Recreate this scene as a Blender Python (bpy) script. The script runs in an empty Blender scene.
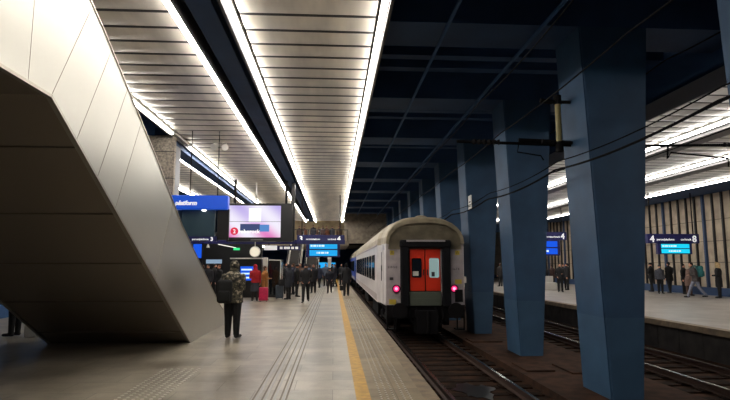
import bpy, bmesh, math, random
import numpy as np
from mathutils import Vector, Matrix
C = bpy.context.scene
COL = C.collection
random.seed(7)
PI = math.pi
# ---------------------------------------------------------------- camera, world, light, exposure
FPX, VX, VY, EYE = 530.0, 333.5, 265.0, 1.62
TH = math.atan((VY-200)/FPX); PS = math.atan((365-VX)*math.cos(TH)/FPX)
cam = bpy.data.cameras.new('camera'); camo = bpy.data.objects.new('camera', cam); COL.objects.link(camo)
cam.sensor_width = 36.0; cam.lens = 36.0*FPX/730.0; cam.clip_start = 0.05; cam.clip_end = 500
camo.location = (0, 0, EYE); camo.rotation_euler = (PI/2+TH, 0, -PS)
C.camera = camo
w = bpy.data.worlds.new('world'); C.world = w; w.use_nodes = True
w.node_tree.nodes['Background'].inputs[0].default_value = (0.25, 0.4, 0.7, 1)
w.node_tree.nodes['Background'].inputs[1].default_value = 0.02
C.view_settings.view_transform = 'Standard'; C.view_settings.look = 'None'
C.view_settings.exposure = 0.0; C.view_settings.gamma = 1.0
LAMP1, LAMP2 = 24.0, 17.0          # tube strength, near platform and far platform

_f = (math.sin(PS)*math.cos(TH), math.cos(PS)*math.cos(TH), math.sin(TH))
_r = (math.cos(PS), -math.sin(PS), 0)
_u = (-math.sin(PS)*math.sin(TH), -math.cos(PS)*math.sin(TH), math.cos(TH))
def at(px, py, Y):
    a = (px-365)/FPX; b = (200-py)/FPX
    d = [_f[i]+a*_r[i]+b*_u[i] for i in range(3)]
    t = Y/d[1]
    return Vector((t*d[0], Y, EYE+t*d[2]))

# ---------------------------------------------------------------- materials
def lin(c):
    return tuple((v/12.92 if v <= 0.04045 else ((v+0.055)/1.055)**2.4) for v in c)
def rgb(r, g, b): return lin((r/255, g/255, b/255))
def mat(name, col, rough=0.6, metal=0.0, noise=None, col2=None, bump=0.0, spec=0.5, emit=None, es=1.0, detail=4, stretch=(1,1,1), coat=0, lo=0.35, hi=0.65):
    m = bpy.data.materials.new(name); m.use_nodes = True
    nt = m.node_tree; b = nt.nodes['Principled BSDF']
    b.inputs['Base Color'].default_value = (*col, 1)
    b.inputs['Roughness'].default_value = rough; b.inputs['Metallic'].default_value = metal
    b.inputs['Specular IOR Level'].default_value = spec
    b.inputs['Coat Weight'].default_value = coat
    if emit:
        b.inputs['Emission Color'].default_value = (*emit, 1); b.inputs['Emission Strength'].default_value = es
    if noise:
        tc = nt.nodes.new('ShaderNodeTexCoord'); mp = nt.nodes.new('ShaderNodeMapping'); mp.inputs['Scale'].default_value = stretch
        nt.links.new(tc.outputs['Object'], mp.inputs[0])
        n = nt.nodes.new('ShaderNodeTexNoise'); n.inputs['Scale'].default_value = noise; n.inputs['Detail'].default_value = detail
        nt.links.new(mp.outputs[0], n.inputs['Vector'])
        if col2:
            r = nt.nodes.new('ShaderNodeValToRGB'); r.color_ramp.elements[0].color = (*col, 1); r.color_ramp.elements[1].color = (*col2, 1)
            r.color_ramp.elements[0].position = lo; r.color_ramp.elements[1].position = hi
            nt.links.new(n.outputs[0], r.inputs[0]); nt.links.new(r.outputs[0], b.inputs['Base Color'])
        if bump:
            bp = nt.nodes.new('ShaderNodeBump'); bp.inputs['Strength'].default_value = bump; bp.inputs['Distance'].default_value = 0.02
            nt.links.new(n.outputs[0], bp.inputs['Height']); nt.links.new(bp.outputs[0], b.inputs['Normal'])
    return m
def emis(name, col, s):
    m = bpy.data.materials.new(name); m.use_nodes = True; nt = m.node_tree
    nt.nodes.remove(nt.nodes['Principled BSDF']); e = nt.nodes.new('ShaderNodeEmission')
    e.inputs[0].default_value = (*col, 1); e.inputs[1].default_value = s
    nt.links.new(e.outputs[0], nt.nodes['Material Output'].inputs[0]); return m

def tile_floor(name, c1, c2, tw, tl, mortar, rough, off=0.5, dots=False):
    """stone slabs with joints, wear and stains, object coordinates in metres"""
    m = mat(name, c1, rough); nt = m.node_tree; b = nt.nodes['Principled BSDF']; N = nt.nodes.new; L = nt.links.new
    tc = N('ShaderNodeTexCoord')
    br = N('ShaderNodeTexBrick'); br.offset = off; br.inputs['Scale'].default_value = 1.0
    br.inputs['Brick Width'].default_value = tw; br.inputs['Row Height'].default_value = tl
    br.inputs['Mortar Size'].default_value = mortar; br.inputs['Mortar Smooth'].default_value = 0.3
    br.inputs['Color1'].default_value = (*c1, 1); br.inputs['Color2'].default_value = (*c2, 1)
    br.inputs['Mortar'].default_value = (c1[0]*.5, c1[1]*.5, c1[2]*.5, 1)
    L(tc.outputs['Object'], br.inputs['Vector'])
    n = N('ShaderNodeTexNoise'); n.inputs['Scale'].default_value = 0.9; n.inputs['Detail'].default_value = 7; n.inputs['Roughness'].default_value = .65
    L(tc.outputs['Object'], n.inputs['Vector'])
    r = N('ShaderNodeValToRGB'); r.color_ramp.elements[0].position = .35; r.color_ramp.elements[0].color = (.5, .47, .44, 1)
    r.color_ramp.elements[1].position = .62; r.color_ramp.elements[1].color = (1, 1, 1, 1); L(n.outputs[0], r.inputs[0])
    mx = N('ShaderNodeMixRGB'); mx.blend_type = 'MULTIPLY'; mx.inputs[0].default_value = 1
    L(br.outputs[0], mx.inputs[1]); L(r.outputs[0], mx.inputs[2])
    g = N('ShaderNodeTexNoise'); g.inputs['Scale'].default_value = 60; g.inputs['Detail'].default_value = 3; L(tc.outputs['Object'], g.inputs['Vector'])
    r2 = N('ShaderNodeValToRGB'); r2.color_ramp.elements[0].position = .3; r2.color_ramp.elements[0].color = (.8, .8, .8, 1); r2.color_ramp.elements[1].position = .7
    L(g.outputs[0], r2.inputs[0])
    m2 = N('ShaderNodeMixRGB'); m2.blend_type = 'MULTIPLY'; m2.inputs[0].default_value = 1
    L(mx.outputs[0], m2.inputs[1]); L(r2.outputs[0], m2.inputs[2]); L(m2.outputs[0], b.inputs['Base Color'])
    mr = N('ShaderNodeMapRange'); mr.inputs[3].default_value = rough-.06; mr.inputs[4].default_value = rough+.12
    L(n.outputs[0], mr.inputs[0]); L(mr.outputs[0], b.inputs['Roughness'])
    bp = N('ShaderNodeBump'); bp.inputs['Strength'].default_value = .25; bp.inputs['Distance'].default_value = .003
    L(br.outputs[1], bp.inputs['Height']); bp.invert = True; L(bp.outputs[0], b.inputs['Normal'])
    return m

M = {}
M['granite'] = tile_floor('granite', rgb(182,172,153), rgb(164,155,139), 1.0, 0.6, 0.006, 0.30)
M['granite2'] = tile_floor('granite_far', rgb(178,172,165), rgb(166,161,156), 1.0, 0.6, 0.006, 0.30)
M['edge_tile'] = tile_floor('edge_tile', rgb(170,152,122), rgb(156,140,114), 0.4, 0.4, 0.008, 0.5, off=0)
M['coping'] = mat('coping', rgb(140,122,98), .6, noise=5, col2=rgb(110,96,80))
M['yellow'] = mat('yellow_paint', rgb(206,158,48), .5, noise=9, col2=rgb(178,134,44))
M['metal_strip'] = mat('metal_strip', rgb(150,146,140), .35, metal=.8)
M['stud'] = mat('stud', rgb(225,220,210), .35, metal=.2)
M['dirt'] = mat('dirt', rgb(64,44,32), .95, spec=.08, noise=2.2, col2=rgb(26,20,17), bump=.6, detail=9)
M['dirt2'] = mat('slab_dirt', rgb(70,49,38), .95, spec=.1, noise=3, col2=rgb(44,33,28), bump=.3, detail=7)
M['sleeper'] = mat('sleeper', rgb(44,30,22), .95, spec=.08, noise=8, col2=rgb(22,17,15), bump=.3)
M['rail_rust'] = mat('rail_rust', rgb(58,38,30), .7, metal=.3)
M['rail_top'] = mat('rail_top', rgb(170,165,160), .25, metal=1)
M['platwall'] = mat('platform_wall', rgb(62,58,56), .8, noise=3, col2=rgb(42,40,40), detail=6)
M['bluepaint'] = mat('blue_paint', rgb(46,80,113), .6, noise=1.6, col2=rgb(39,69,99), detail=6, bump=.04)
M['bluepaint_lo'] = mat('blue_paint_low', rgb(56,88,118), .55, noise=1.6, col2=rgb(48,78,106), detail=6, bump=.04)
M['dark_blue'] = mat('dark_blue', rgb(56,96,146), .7, noise=1.2, col2=rgb(46,82,126), detail=5)
M['dark_blue2'] = mat('dark_blue_beam', rgb(42,74,116), .7, noise=1.0, col2=rgb(34,62,100), detail=5)
M['fascia'] = mat('fascia', rgb(60,56,56), .5)
M['fascia_g'] = mat('fascia_grey', rgb(120,118,120), .5)
M['slat'] = mat('slat', rgb(238,230,216), .36, metal=.25, noise=1.5, col2=rgb(190,184,176), stretch=(1,.2,1))
M['slat2'] = mat('slat_far', rgb(240,238,234), .4, metal=.2, noise=1.5, col2=rgb(196,194,190), stretch=(1,.2,1))
M['black'] = mat('black', (.006,.006,.007), .35)
M['matte'] = mat('matte_black', (.007,.006,.007), .85, spec=.2)
M['tube1'] = emis('tube_warm', (1, .95, .875), LAMP1)
M['tube2'] = emis('tube_white', (1, .95, .88), LAMP2)
M['white'] = mat('white', rgb(225,222,215), .5)
M['stone'] = mat('stone', rgb(178,166,150), .8, noise=22, col2=rgb(120,112,104), detail=8, bump=.3)
M['stonewall'] = mat('stone_wall', rgb(190,174,152), .8, noise=2, col2=rgb(160,146,128), detail=8)
M['recess_g'] = mat('grey_cover', rgb(120,122,128), .4, metal=.4)
M['groove'] = mat('groove', rgb(112,102,88), .6)
M['fin'] = mat('fin', rgb(20,20,24), .5)
M['fin_blue'] = mat('fin_blue', rgb(44,66,100), .6)
M['navy'] = mat('navy_sign', rgb(28,30,92), .4)
M['signblue'] = mat('sign_blue', rgb(24,60,170), .3, emit=rgb(20,74,180), es=.75)
M['concrete'] = mat('concrete', rgb(150,138,122), .8, noise=3, col2=rgb(120,110,98), detail=7)
M['cyan'] = emis('display_cyan', rgb(40,170,240), 1.0)
M['cyan2'] = emis('display_cyan_far', rgb(30,205,240), 1.1)
M['dblue'] = emis('display_blue', rgb(30,90,230), 1.0)
M['etext'] = emis('display_text', rgb(215,240,255), 1.1)
M['wtext'] = mat('sign_text', rgb(235,235,240), .5, emit=(1,1,1), es=.45)
M['steps'] = mat('escalator_steps', rgb(70,68,68), .5, metal=.6)
M['balus'] = mat('balustrade', rgb(228,222,212), .3, metal=.15)
M['glass_dark'] = mat('dark_glass', (.01,.012,.015), .06, coat=.5)
M['skin'] = mat('skin', rgb(205,150,125), .6)
M['shoe'] = mat('shoe', (.012,.011,.011), .45)

# brushed steel cladding
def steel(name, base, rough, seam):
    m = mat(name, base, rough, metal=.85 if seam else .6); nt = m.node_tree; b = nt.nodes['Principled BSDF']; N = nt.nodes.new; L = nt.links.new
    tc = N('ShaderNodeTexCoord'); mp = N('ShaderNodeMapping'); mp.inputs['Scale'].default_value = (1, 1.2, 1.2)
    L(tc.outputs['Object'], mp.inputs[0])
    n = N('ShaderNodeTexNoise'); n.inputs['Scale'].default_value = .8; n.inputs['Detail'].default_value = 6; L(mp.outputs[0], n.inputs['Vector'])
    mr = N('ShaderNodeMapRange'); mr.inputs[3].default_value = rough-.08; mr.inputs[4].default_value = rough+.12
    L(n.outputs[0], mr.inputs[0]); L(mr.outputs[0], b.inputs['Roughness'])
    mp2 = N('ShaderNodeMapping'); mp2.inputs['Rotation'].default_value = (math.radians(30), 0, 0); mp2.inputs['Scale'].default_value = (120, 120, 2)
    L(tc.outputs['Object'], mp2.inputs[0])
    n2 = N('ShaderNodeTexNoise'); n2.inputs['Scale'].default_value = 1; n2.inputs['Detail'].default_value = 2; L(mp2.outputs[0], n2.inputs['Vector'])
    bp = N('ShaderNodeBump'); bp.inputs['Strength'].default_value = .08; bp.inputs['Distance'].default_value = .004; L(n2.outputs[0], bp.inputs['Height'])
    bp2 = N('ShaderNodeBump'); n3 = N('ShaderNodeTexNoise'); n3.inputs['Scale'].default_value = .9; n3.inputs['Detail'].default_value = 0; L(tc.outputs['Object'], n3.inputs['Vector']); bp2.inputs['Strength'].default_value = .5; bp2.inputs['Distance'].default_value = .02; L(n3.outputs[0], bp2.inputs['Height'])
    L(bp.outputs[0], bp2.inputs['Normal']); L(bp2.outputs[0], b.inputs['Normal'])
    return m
M['steel'] = steel('brushed_steel', rgb(190,188,180), .31, 1)
M['steel_under_shaded'] = steel('steel_underside_shaded', rgb(158,148,136), .30, 0)  # darker, browner steel: the dark floor's reflection is put into the colour
M['seam'] = mat('seam', rgb(146,138,126), .5, metal=.8)
M['lip'] = mat('steel_lip', rgb(170,162,150), .3, metal=1)
# train
M['coach'] = mat('coach_grey', rgb(218,213,214), .35, noise=2, col2=rgb(200,195,196))
M['coach_end'] = mat('coach_end', rgb(184,174,176), .5, noise=4, col2=rgb(166,157,159))
M['roof'] = mat('coach_roof', rgb(158,146,122), .55, noise=3, col2=rgb(132,122,102))
M['coach_blue'] = mat('coach_blue', rgb(28,60,150), .35)
M['rubber'] = mat('rubber', (.006,.006,.008), .8, spec=.2)
M['red'] = mat('door_red_glow', rgb(222,52,22), .4, emit=rgb(222,52,22), es=.02)  # slight glow in the paint brightens the doors
M['undergrey'] = mat('door_grey', rgb(86,92,80), .5)
M['window'] = mat('window_glass', rgb(28,32,40), .08)
M['winlit'] = mat('window_lit', rgb(175,200,200), .2, emit=rgb(150,180,180), es=.35)
M['tail'] = emis('tail_lamp', rgb(235,40,110), 1.3)
M['lens'] = emis('tail_core', rgb(255,170,205), 1.5)
M['yel'] = mat('yellow_mark', rgb(205,180,70), .5)
M['text_dk'] = mat('text_dark', rgb(60,56,60), .6)
M['insul'] = mat('insulator', rgb(150,138,92), .5)
M['cable'] = mat('cable', (.004,.004,.005), .9, spec=.1)

# ---------------------------------------------------------------- mesh helpers
def link(name, me, parent=None):
    o = bpy.data.objects.new(name, me); COL.objects.link(o)
    if parent: o.parent = parent
    return o
def smooth(me, ang=None):
    for p in me.polygons: p.use_smooth = True
def obj(name, bm, m, parent=None, sm=False, loc=None):
    me = bpy.data.meshes.new(name)
    bmesh.ops.recalc_face_normals(bm, faces=bm.faces)
    bm.to_mesh(me); bm.free()
    for k in (m if isinstance(m, (list, tuple)) else [m]): me.materials.append(M[k] if isinstance(k, str) else k)
    if sm: smooth(me)
    o = link(name, me, parent)
    if loc: o.location = loc
    return o
def B(): return bmesh.new()
def box(bm, x0, x1, y0, y1, z0, z1, mi=0):
    v = [bm.verts.new((x, y, z)) for z in (z0, z1) for x, y in ((x0,y0),(x1,y0),(x1,y1),(x0,y1))]
    for f in ((0,3,2,1),(4,5,6,7),(0,1,5,4),(1,2,6,5),(2,3,7,6),(3,0,4,7)):
        bm.faces.new([v[i] for i in f]).material_index = mi
    return v
def bbox(bm, x0, x1, y0, y1, z0, z1, r=.01, seg=2):
    t = B(); box(t, x0, x1, y0, y1, z0, z1)
    bmesh.ops.bevel(t, geom=list(t.edges), offset=r, segments=seg, affect='EDGES', profile=.5)
    me = bpy.data.meshes.new('t'); t.to_mesh(me); t.free(); bm.from_mesh(me); bpy.data.meshes.remove(me)
def hexa(bm, pts, mi=0):
    v = [bm.verts.new(p) for p in pts]
    for f in ((0,3,2,1),(4,5,6,7),(0,1,5,4),(1,2,6,5),(2,3,7,6),(3,0,4,7)):
        bm.faces.new([v[i] for i in f]).material_index = mi
def prism(bm, prof, x0, x1, axis='X', mi=0):
    """profile of 2D points swept along an axis"""
    def P(a, b, t):
        return (t, a, b) if axis == 'X' else ((a, t, b) if axis == 'Y' else (a, b, t))
    A = [bm.verts.new(P(a, b, x0)) for a, b in prof]; Z = [bm.verts.new(P(a, b, x1)) for a, b in prof]
    n = len(prof); bm.faces.new(A).material_index = mi; bm.faces.new(Z[::-1]).material_index = mi
    for i in range(n): bm.faces.new((A[i], Z[i], Z[(i+1) % n], A[(i+1) % n])).material_index = mi
def basis(d):
    d = d.normalized(); a = Vector((0,0,1)) if abs(d.z) < .9 else Vector((1,0,0))
    x = d.cross(a).normalized(); return x, d.cross(x).normalized()
def tube(bm, pts, r, n=8, cap=True, mi=0):
    pts = [Vector(p) for p in pts]; rs = r if isinstance(r, (list, tuple)) else [r]*len(pts)
    rings = []
    for i, p in enumerate(pts):
        d = (pts[min(i+1, len(pts)-1)]-pts[max(i-1, 0)]); x, y = basis(d)
        if i and (rings_x.dot(x) < 0): x, y = -x, -y
        rings_x = x
        rings.append([bm.verts.new(p+(x*math.cos(2*PI*k/n)+y*math.sin(2*PI*k/n))*rs[i]) for k in range(n)])
    for a, b in zip(rings, rings[1:]):
        for k in range(n): bm.faces.new((a[k], a[(k+1)%n], b[(k+1)%n], b[k])).material_index = mi
    if cap:
        bm.faces.new(rings[0][::-1]).material_index = mi; bm.faces.new(rings[-1]).material_index = mi
def disc(bm, c, r, t, axis='Y', n=24, mi=0):
    c = Vector(c); d = {'X': Vector((t,0,0)), 'Y': Vector((0,t,0)), 'Z': Vector((0,0,t))}[axis]
    tube(bm, [c, c+d], r, n, mi=mi)
def ell(bm, c, r, n=12, rings=8, rot=None):
    R = rot or Matrix.Identity(3); c = Vector(c); vs = []
    top = bm.verts.new(c+R@Vector((0,0,r[2]))); bot = bm.verts.new(c-R@Vector((0,0,r[2])))
    for j in range(1, rings):
        a = PI*j/rings
        vs.append([bm.verts.new(c+R@Vector((r[0]*math.sin(a)*math.cos(2*PI*k/n), r[1]*math.sin(a)*math.sin(2*PI*k/n), r[2]*math.cos(a)))) for k in range(n)])
    for k in range(n):
        bm.faces.new((top, vs[0][k], vs[0][(k+1)%n])); bm.faces.new((bot, vs[-1][(k+1)%n], vs[-1][k]))
    for a, b in zip(vs, vs[1:]):
        for k in range(n): bm.faces.new((a[k], b[k], b[(k+1)%n], a[(k+1)%n]))
def text(name, s, size, loc, m, parent=None, italic=False, bold=0.0, align='LEFT', depth=.004, rot=(PI/2,0,0)):
    cu = bpy.data.curves.new(name, 'FONT'); cu.body = s; cu.size = size; cu.extrude = depth; cu.offset = bold
    cu.align_x = align; cu.shear = .25 if italic else 0; cu.resolution_u = 2
    t = bpy.data.objects.new('t', cu); COL.objects.link(t)
    dg = bpy.context.evaluated_depsgraph_get(); me = bpy.data.meshes.new_from_object(t.evaluated_get(dg)); me.name = name
    bpy.data.objects.remove(t); me.materials.clear(); me.materials.append(M[m])
    o = link(name, me, parent); o.location = loc; o.rotation_euler = rot; return o
def tag(o, label, cat, group=None, kind=None):
    o['label'] = label; o['category'] = cat
    if group: o['group'] = group
    if kind: o['kind'] = kind
    return o
def thing(name, label, cat, loc=(0,0,0), rz=0, group=None):
    o = bpy.data.objects.new(name, None); COL.objects.link(o); o.empty_display_size = .2
    o.location = loc; o.rotation_euler = (0, 0, rz); return tag(o, label, cat, group)
def struct(name, bm, m, label, cat, parent=None, sm=False):
    o = obj(name, bm, m, parent, sm)
    if not parent: tag(o, label, cat, kind='structure')
    return o

# ================================================================ SETTING
Y0, Y1 = -8.0, 78.0
CZ = 5.4
# platform floors
b = B(); box(b, -10.1, .29, Y0, Y1, -1.0, 0); struct('floor', b, 'granite', 'worn grey granite platform floor on the left with a yellow line', 'floor')
b = B(); box(b, .29, .47, Y0, Y1, -.9, .001); struct('trim_1', b, 'yellow', 'yellow safety line along the near platform edge', 'line')
b = B(); box(b, .47, 1.12, Y0, Y1, -1.0, 0); struct('floor', b, 'edge_tile', 'tan ribbed paving between the yellow line and the platform edge', 'floor')
b = B(); box(b, 1.12, 1.31, Y0, Y1, -.14, 0); box(b, 1.0, 1.12, Y0, Y1, -1.0, -.001); struct('trim_2', b, 'coping', 'tan stone coping at the edge of the near platform', 'edge')
b = B(); box(b, 9.7, 9.98, Y0, Y1, -.16, 0); struct('trim_3', b, 'coping', 'brown coping at the edge of the far platform', 'edge')
b = B(); box(b, 9.98, 20.9, Y0, Y1, -1.0, 0); struct('floor', b, 'granite2', 'pale platform floor on the right by the stone wall', 'floor')
b = B()
y = Y0
while y < 60: box(b, 9.9, 9.98, y+.012, y+.988, -.95, -.16); y += 1.0
struct('trim_4', b, 'platwall', 'dark panelled face of the far platform above track', 'panel')
# track bed
b = B(); box(b, 1.0, 9.98, Y0, Y1, -1.2, -.88)
struct('floor', b, 'dirt', 'brown dirty track bed between the platforms', 'ground')
b = B(); box(b, 4.15, 6.6, Y0, Y1, -.9, -.74); struct('floor', b, 'dirt2', 'raised brown concrete strip under the blue pillars', 'ground')
b = B(); box(b, -14.5, -10.1, Y0, Y1, -1.2, -.9); struct('floor', b, 'dirt', 'dark track bed behind the steel staircase', 'ground')
# cracked cover slabs on the strip
for i, (x0, x1, y0, y1) in enumerate(((4.3, 4.95, 11.9, 12.9), (5.2, 6.3, 11.6, 12.7), (4.25, 5.2, 16.4, 17.2), (4.3, 5.4, 7.6, 8.4))):
    b = B(); bbox(b, x0, x1, y0, y1, -.745, -.70, .01); o = obj('cover_slab', b, 'dirt2')
    tag(o, ['brown concrete cover slab left of the strip between the two nearest pillars', 'brown concrete cover slab right of the strip between the two nearest pillars',
            'brown concrete cover slab between the second and third blue pillars', 'brown concrete cover slab before the nearest blue pillar'][i], 'slab', 'cover slabs between the tracks')
# walls and ceiling
b = B(); box(b, 20.6, 20.9, Y0, Y1, 0, 5.7)
struct('wall_right', b, 'stonewall', 'beige stone wall behind the far platform', 'wall')
b = B()
for z in (1.75, 2.9, 4.05): box(b, 20.592, 20.61, Y0, Y1, z, z+.025)
struct('trim_5', b, 'fin', 'dark horizontal joints across the beige stone wall', 'joint')
b = B(); b2 = B()
y, k = 16.0, 0
while y < 62:
    (box(b2, 20.47, 20.6, y-.07, y+.07, .42, 5.7) if k % 5 == 2 else box(b, 20.50, 20.6, y-.05, y+.05, .42, 5.7)); y += .72; k += 1
struct('trim_6', b, 'fin', 'black vertical fins on the beige stone wall', 'fin')
struct('trim_7', b2, 'fin_blue', 'blue grey vertical fins among the black ones on the stone wall', 'fin')
b = B(); box(b, 20.25, 20.6, Y0, Y1, 0, .42); struct('baseboard_right', b, 'fin_blue', 'blue plinth along the foot of the stone wall', 'plinth')
b = B(); box(b, -14.8, -14.5, Y0, Y1, -1.2, 7.2); struct('wall_left', b, 'dark_blue', 'dark blue wall beyond the steel staircase', 'wall')
b = B(); box(b, -14.8, 20.9, Y1, Y1+.3, -1.2, 7.2); struct('wall_far', b, 'dark_blue2', 'dark end wall of the station hall', 'wall')
b = B(); box(b, -14.8, 20.9, Y0-.3, Y0, -1.2, 7.2); struct('wall_back', b, 'dark_blue2', 'dark wall behind the viewer', 'wall')
b = B(); box(b, -14.8, 20.9, Y0, Y1, 7.2, 7.4); struct('ceiling', b, 'dark_blue', 'dark blue concrete ceiling over the tracks', 'ceiling')
b = B(); b2 = B(); PY = [4.85+4.55*i for i in range(15)]
for py in [PY[0]-4.55, PY[0]-9.1]+PY:
    box(b, .86, 8.1, py+.0, py+1.1, 6.15, 7.2)
    for q in (1.9, 2.7, 3.5): box(b2, .86, 8.1, py+q, py+q+.28, 6.62, 7.2)
struct('ceiling', b, 'dark_blue2', 'deep dark blue cross beams over the tracks', 'beam')
struct('ceiling', b2, 'dark_blue2', 'shallow dark blue ribs between the cross beams', 'beam')
b = B()
for x in (2.1, 3.9): box(b, x, x+.05, Y0, Y1, 6.08, 6.14)
struct('trim_8', b, 'dark_blue', 'thin conduit pipes along the dark track ceiling', 'pipe')

# suspended ceilings: slats + lamp lines + fascias
def slats(x0, x1, m, ya=Y0, yb=47.2):
    b = B(); y = ya
    while y < yb:
        # each slat: shallow bowed pan
        n = 6; pr = [(y+.022+(.526)*i/n, CZ+.13-.02*math.sin(PI*i/n)) for i in range(n+1)]
        pr += [(y+.548, CZ+.15), (y+.022, CZ+.15)]
        prism(b, pr, x0, x1, 'X'); y += .57
    return b
def strip(x0, x1, m, tube_m, lname, place, llabels, lamps=(1, 1), yb=47.2, ya=0.0, hw=.044, skip=None):
    struct('ceiling', slats(x0+.16, x1-.16, m, ya, yb), m, lname, 'ceiling')
    b = B(); box(b, x0+.1, x1-.1, ya, yb, CZ+.16, CZ+.2); struct('ceiling', b, 'matte', 'dark backing above ' + lname, 'ceiling')
    b = B(); y = ya
    while y < yb: box(b, x0+.16, x1-.16, y-.034, y+.034, CZ+.122, CZ+.16); y += .57  # dark bars stand in for the shade at each slat step
    struct('slat_shade_bar', b, 'fin', 'dark step-shade bars across the ' + lname, 'joint')
    for s, on, lab in ((0, lamps[0], llabels[0]), (1, lamps[1], llabels[1])):
        a, c = (x0, x0+.15) if s == 0 else (x1-.15, x1)
        fa, fc = (a-.05, a) if s == 0 else (c, c+.05)
        b = B(); dz_ = .03 if (s == 0 and tube_m == 'tube2') else 0; box(b, fa, fc, ya, yb, CZ-dz_*2.4, CZ+.34)  # edge hangs lower where it hides an added near-side tube
        struct('trim_9' if on else 'trim_10', b, 'fascia' if tube_m == 'tube1' else 'fascia_g', 'dark metal edge beside ' + lab.replace(' lit', ''), 'edge')
        if on:
            t = thing('fluorescent_light_line', lab, 'light', ((a+c)/2, ya, CZ+dz_), 0, 'lit tube lines on ' + place)
            b = B(); box(b, -.04, .04, 0, yb-ya, .06, .155-dz_); obj('housing', b, 'white', t)
            y = 0
            while y < yb-ya-.1:                                       # diffusers butt with dark joints
                L = min(3.0, yb-ya-y); b = B()
                if skip and s == 0 and y+ya < skip[1] and y+ya+L > skip[0]:
                    if y+ya >= skip[0]-.01: y = skip[1]-ya; continue
                    L = skip[0]-ya-y
                bbox(b, -hw, hw, y+.01, y+L-.01, -.012, .06, .008, 1); obj('diffuser', b, tube_m, t); y += L
strip(-1.65, .80, 'slat', 'tube1', 'slatted silver ceiling strip in the middle over the near platform', 'the near platform',
      ('lit tube line on the left edge of the central slatted ceiling strip', 'lit tube line on the right edge of the central strip, beside the dark track ceiling'))
strip(-4.80, -2.38, 'slat', 'tube1', 'slatted silver ceiling strip over the staircase side of the near platform', 'the near platform',
      ('broken lit tube line on the left edge of the strip past the stone column', 'lit tube line on the right edge of the slatted strip above the staircase'), ya=0.0, hw=.034, skip=(15.4, 17.3))
strip(-7.85, -5.5, 'slat', 'tube1', 'slatted silver ceiling strip glimpsed left of the stone column', 'the near platform',
      ('lit tube line furthest left, behind the steel staircase', 'lit tube line glimpsed under the beam right of the stone column'), ya=17.5)
strip(8.13, 10.5, 'slat2', 'tube2', 'slatted silver ceiling strip above the far track', 'the far platform',
      ('recessed lit tube line added behind the near edge above the far track', 'topmost and nearest lit tube line over the far platform'), lamps=(1, 1))  # near-side tube added to brighten the slats, out of view
strip(11.3, 14.0, 'slat2', 'tube2', 'middle slatted ceiling strip over the far platform', 'the far platform',
      ('recessed lit tube added behind the near edge of the middle far strip', 'middle one of the three lit tube lines over the far platform'), lamps=(1, 1))  # hidden near-side tube added for slat brightness
strip(14.8, 17.7, 'slat2', 'tube2', 'slatted ceiling strip by the stone wall', 'the far platform',
      ('recessed lit tube added behind the near edge of the strip by the wall', 'lowest of the three lit tube lines over the far platform, by the wall'), lamps=(1, 1))  # near-side tube here is also an added, concealed slat light
b = B()
for x0, x1 in ((10.6, 11.2), (14.1, 14.7)): box(b, x0, x1, Y0, 47.3, CZ-.1, CZ+.3)
struct('trim_11', b, 'fascia_g', 'grey beams between the far ceiling strips', 'beam')
b = B(); box(b, -2.2, -1.82, Y0, 47.3, CZ+.05, CZ+.35); struct('trim_12', b, 'dark_blue2', 'dark navy recess beam left of the central strip', 'beam')
b = B(); box(b, -5.35, -4.9, 15.8, 47.3, CZ-.12, CZ+.3); struct('trim_13', b, 'dark_blue2', 'dark beam right of the stone column', 'beam')
b = B(); box(b, 17.9, 20.6, Y0, 47.3, CZ+.1, CZ+.3); struct('ceiling', b, 'dark_blue2', 'dark soffit between the far light lines and the stone wall', 'ceiling')

# tactile lines and studs on the near platform
b = B()
for x in (-.94, -.83, -.72, -.61): box(b, x, x+.028, Y0+.5, 40, 0, .005)
b2 = B()
for x in (-.975, -.865, -.755, -.645, -.575): box(b2, x, x+.022, Y0+.5, 40, 0, .001)
struct('trim_17', b2, 'groove', 'dark grooves between the raised guide ribs', 'groove')
struct('trim_14', b, 'metal_strip', 'four raised guide ribs running down the platform', 'guide strip')
b = B()
for i in range(6):
    for j in range(24):
        x, y = -2.62+i*.105, 6.3+j*.105; disc(b, (x, y, 0), .024, .006, 'Z', 8)
o = obj('tactile_studs', b, 'stud'); tag(o, 'patch of small raised metal studs on the floor before the steel staircase', 'studs', kind='stuff')
b = B()
for x in (.60, .68, .76, .88, .96):
    y = 3.0
    while y < 26: disc(b, (x, y, 0), .014, .004, 'Z', 5); y += .1
o = obj('edge_studs', b, 'stud'); tag(o, 'rows of tiny studs between the yellow line and the platform edge', 'studs', kind='stuff')

# stone column behind the staircase
b = B(); box(b, -6.1, -4.74, 15.75, 15.92, 0, CZ+.05); box(b, -6.1, -4.95, 15.92, 17.1, 0, CZ+.05)
struct('wall_column', b, 'stone', 'speckled grey stone column behind the steel staircase', 'column')
b = B(); box(b, -4.95, -4.76, 15.92, 16.45, 0, 5.2); struct('trim_16', b, 'recess_g', 'grey metal cover strip beside the stone column', 'trim')
b = B(); [box(b, -6.1, -4.735, 15.745, 15.92, z, z+.02) for z in (3.35, 4.15, 4.95)]; struct('trim_15', b, 'fin', 'joints across the speckled stone column', 'joint')

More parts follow.
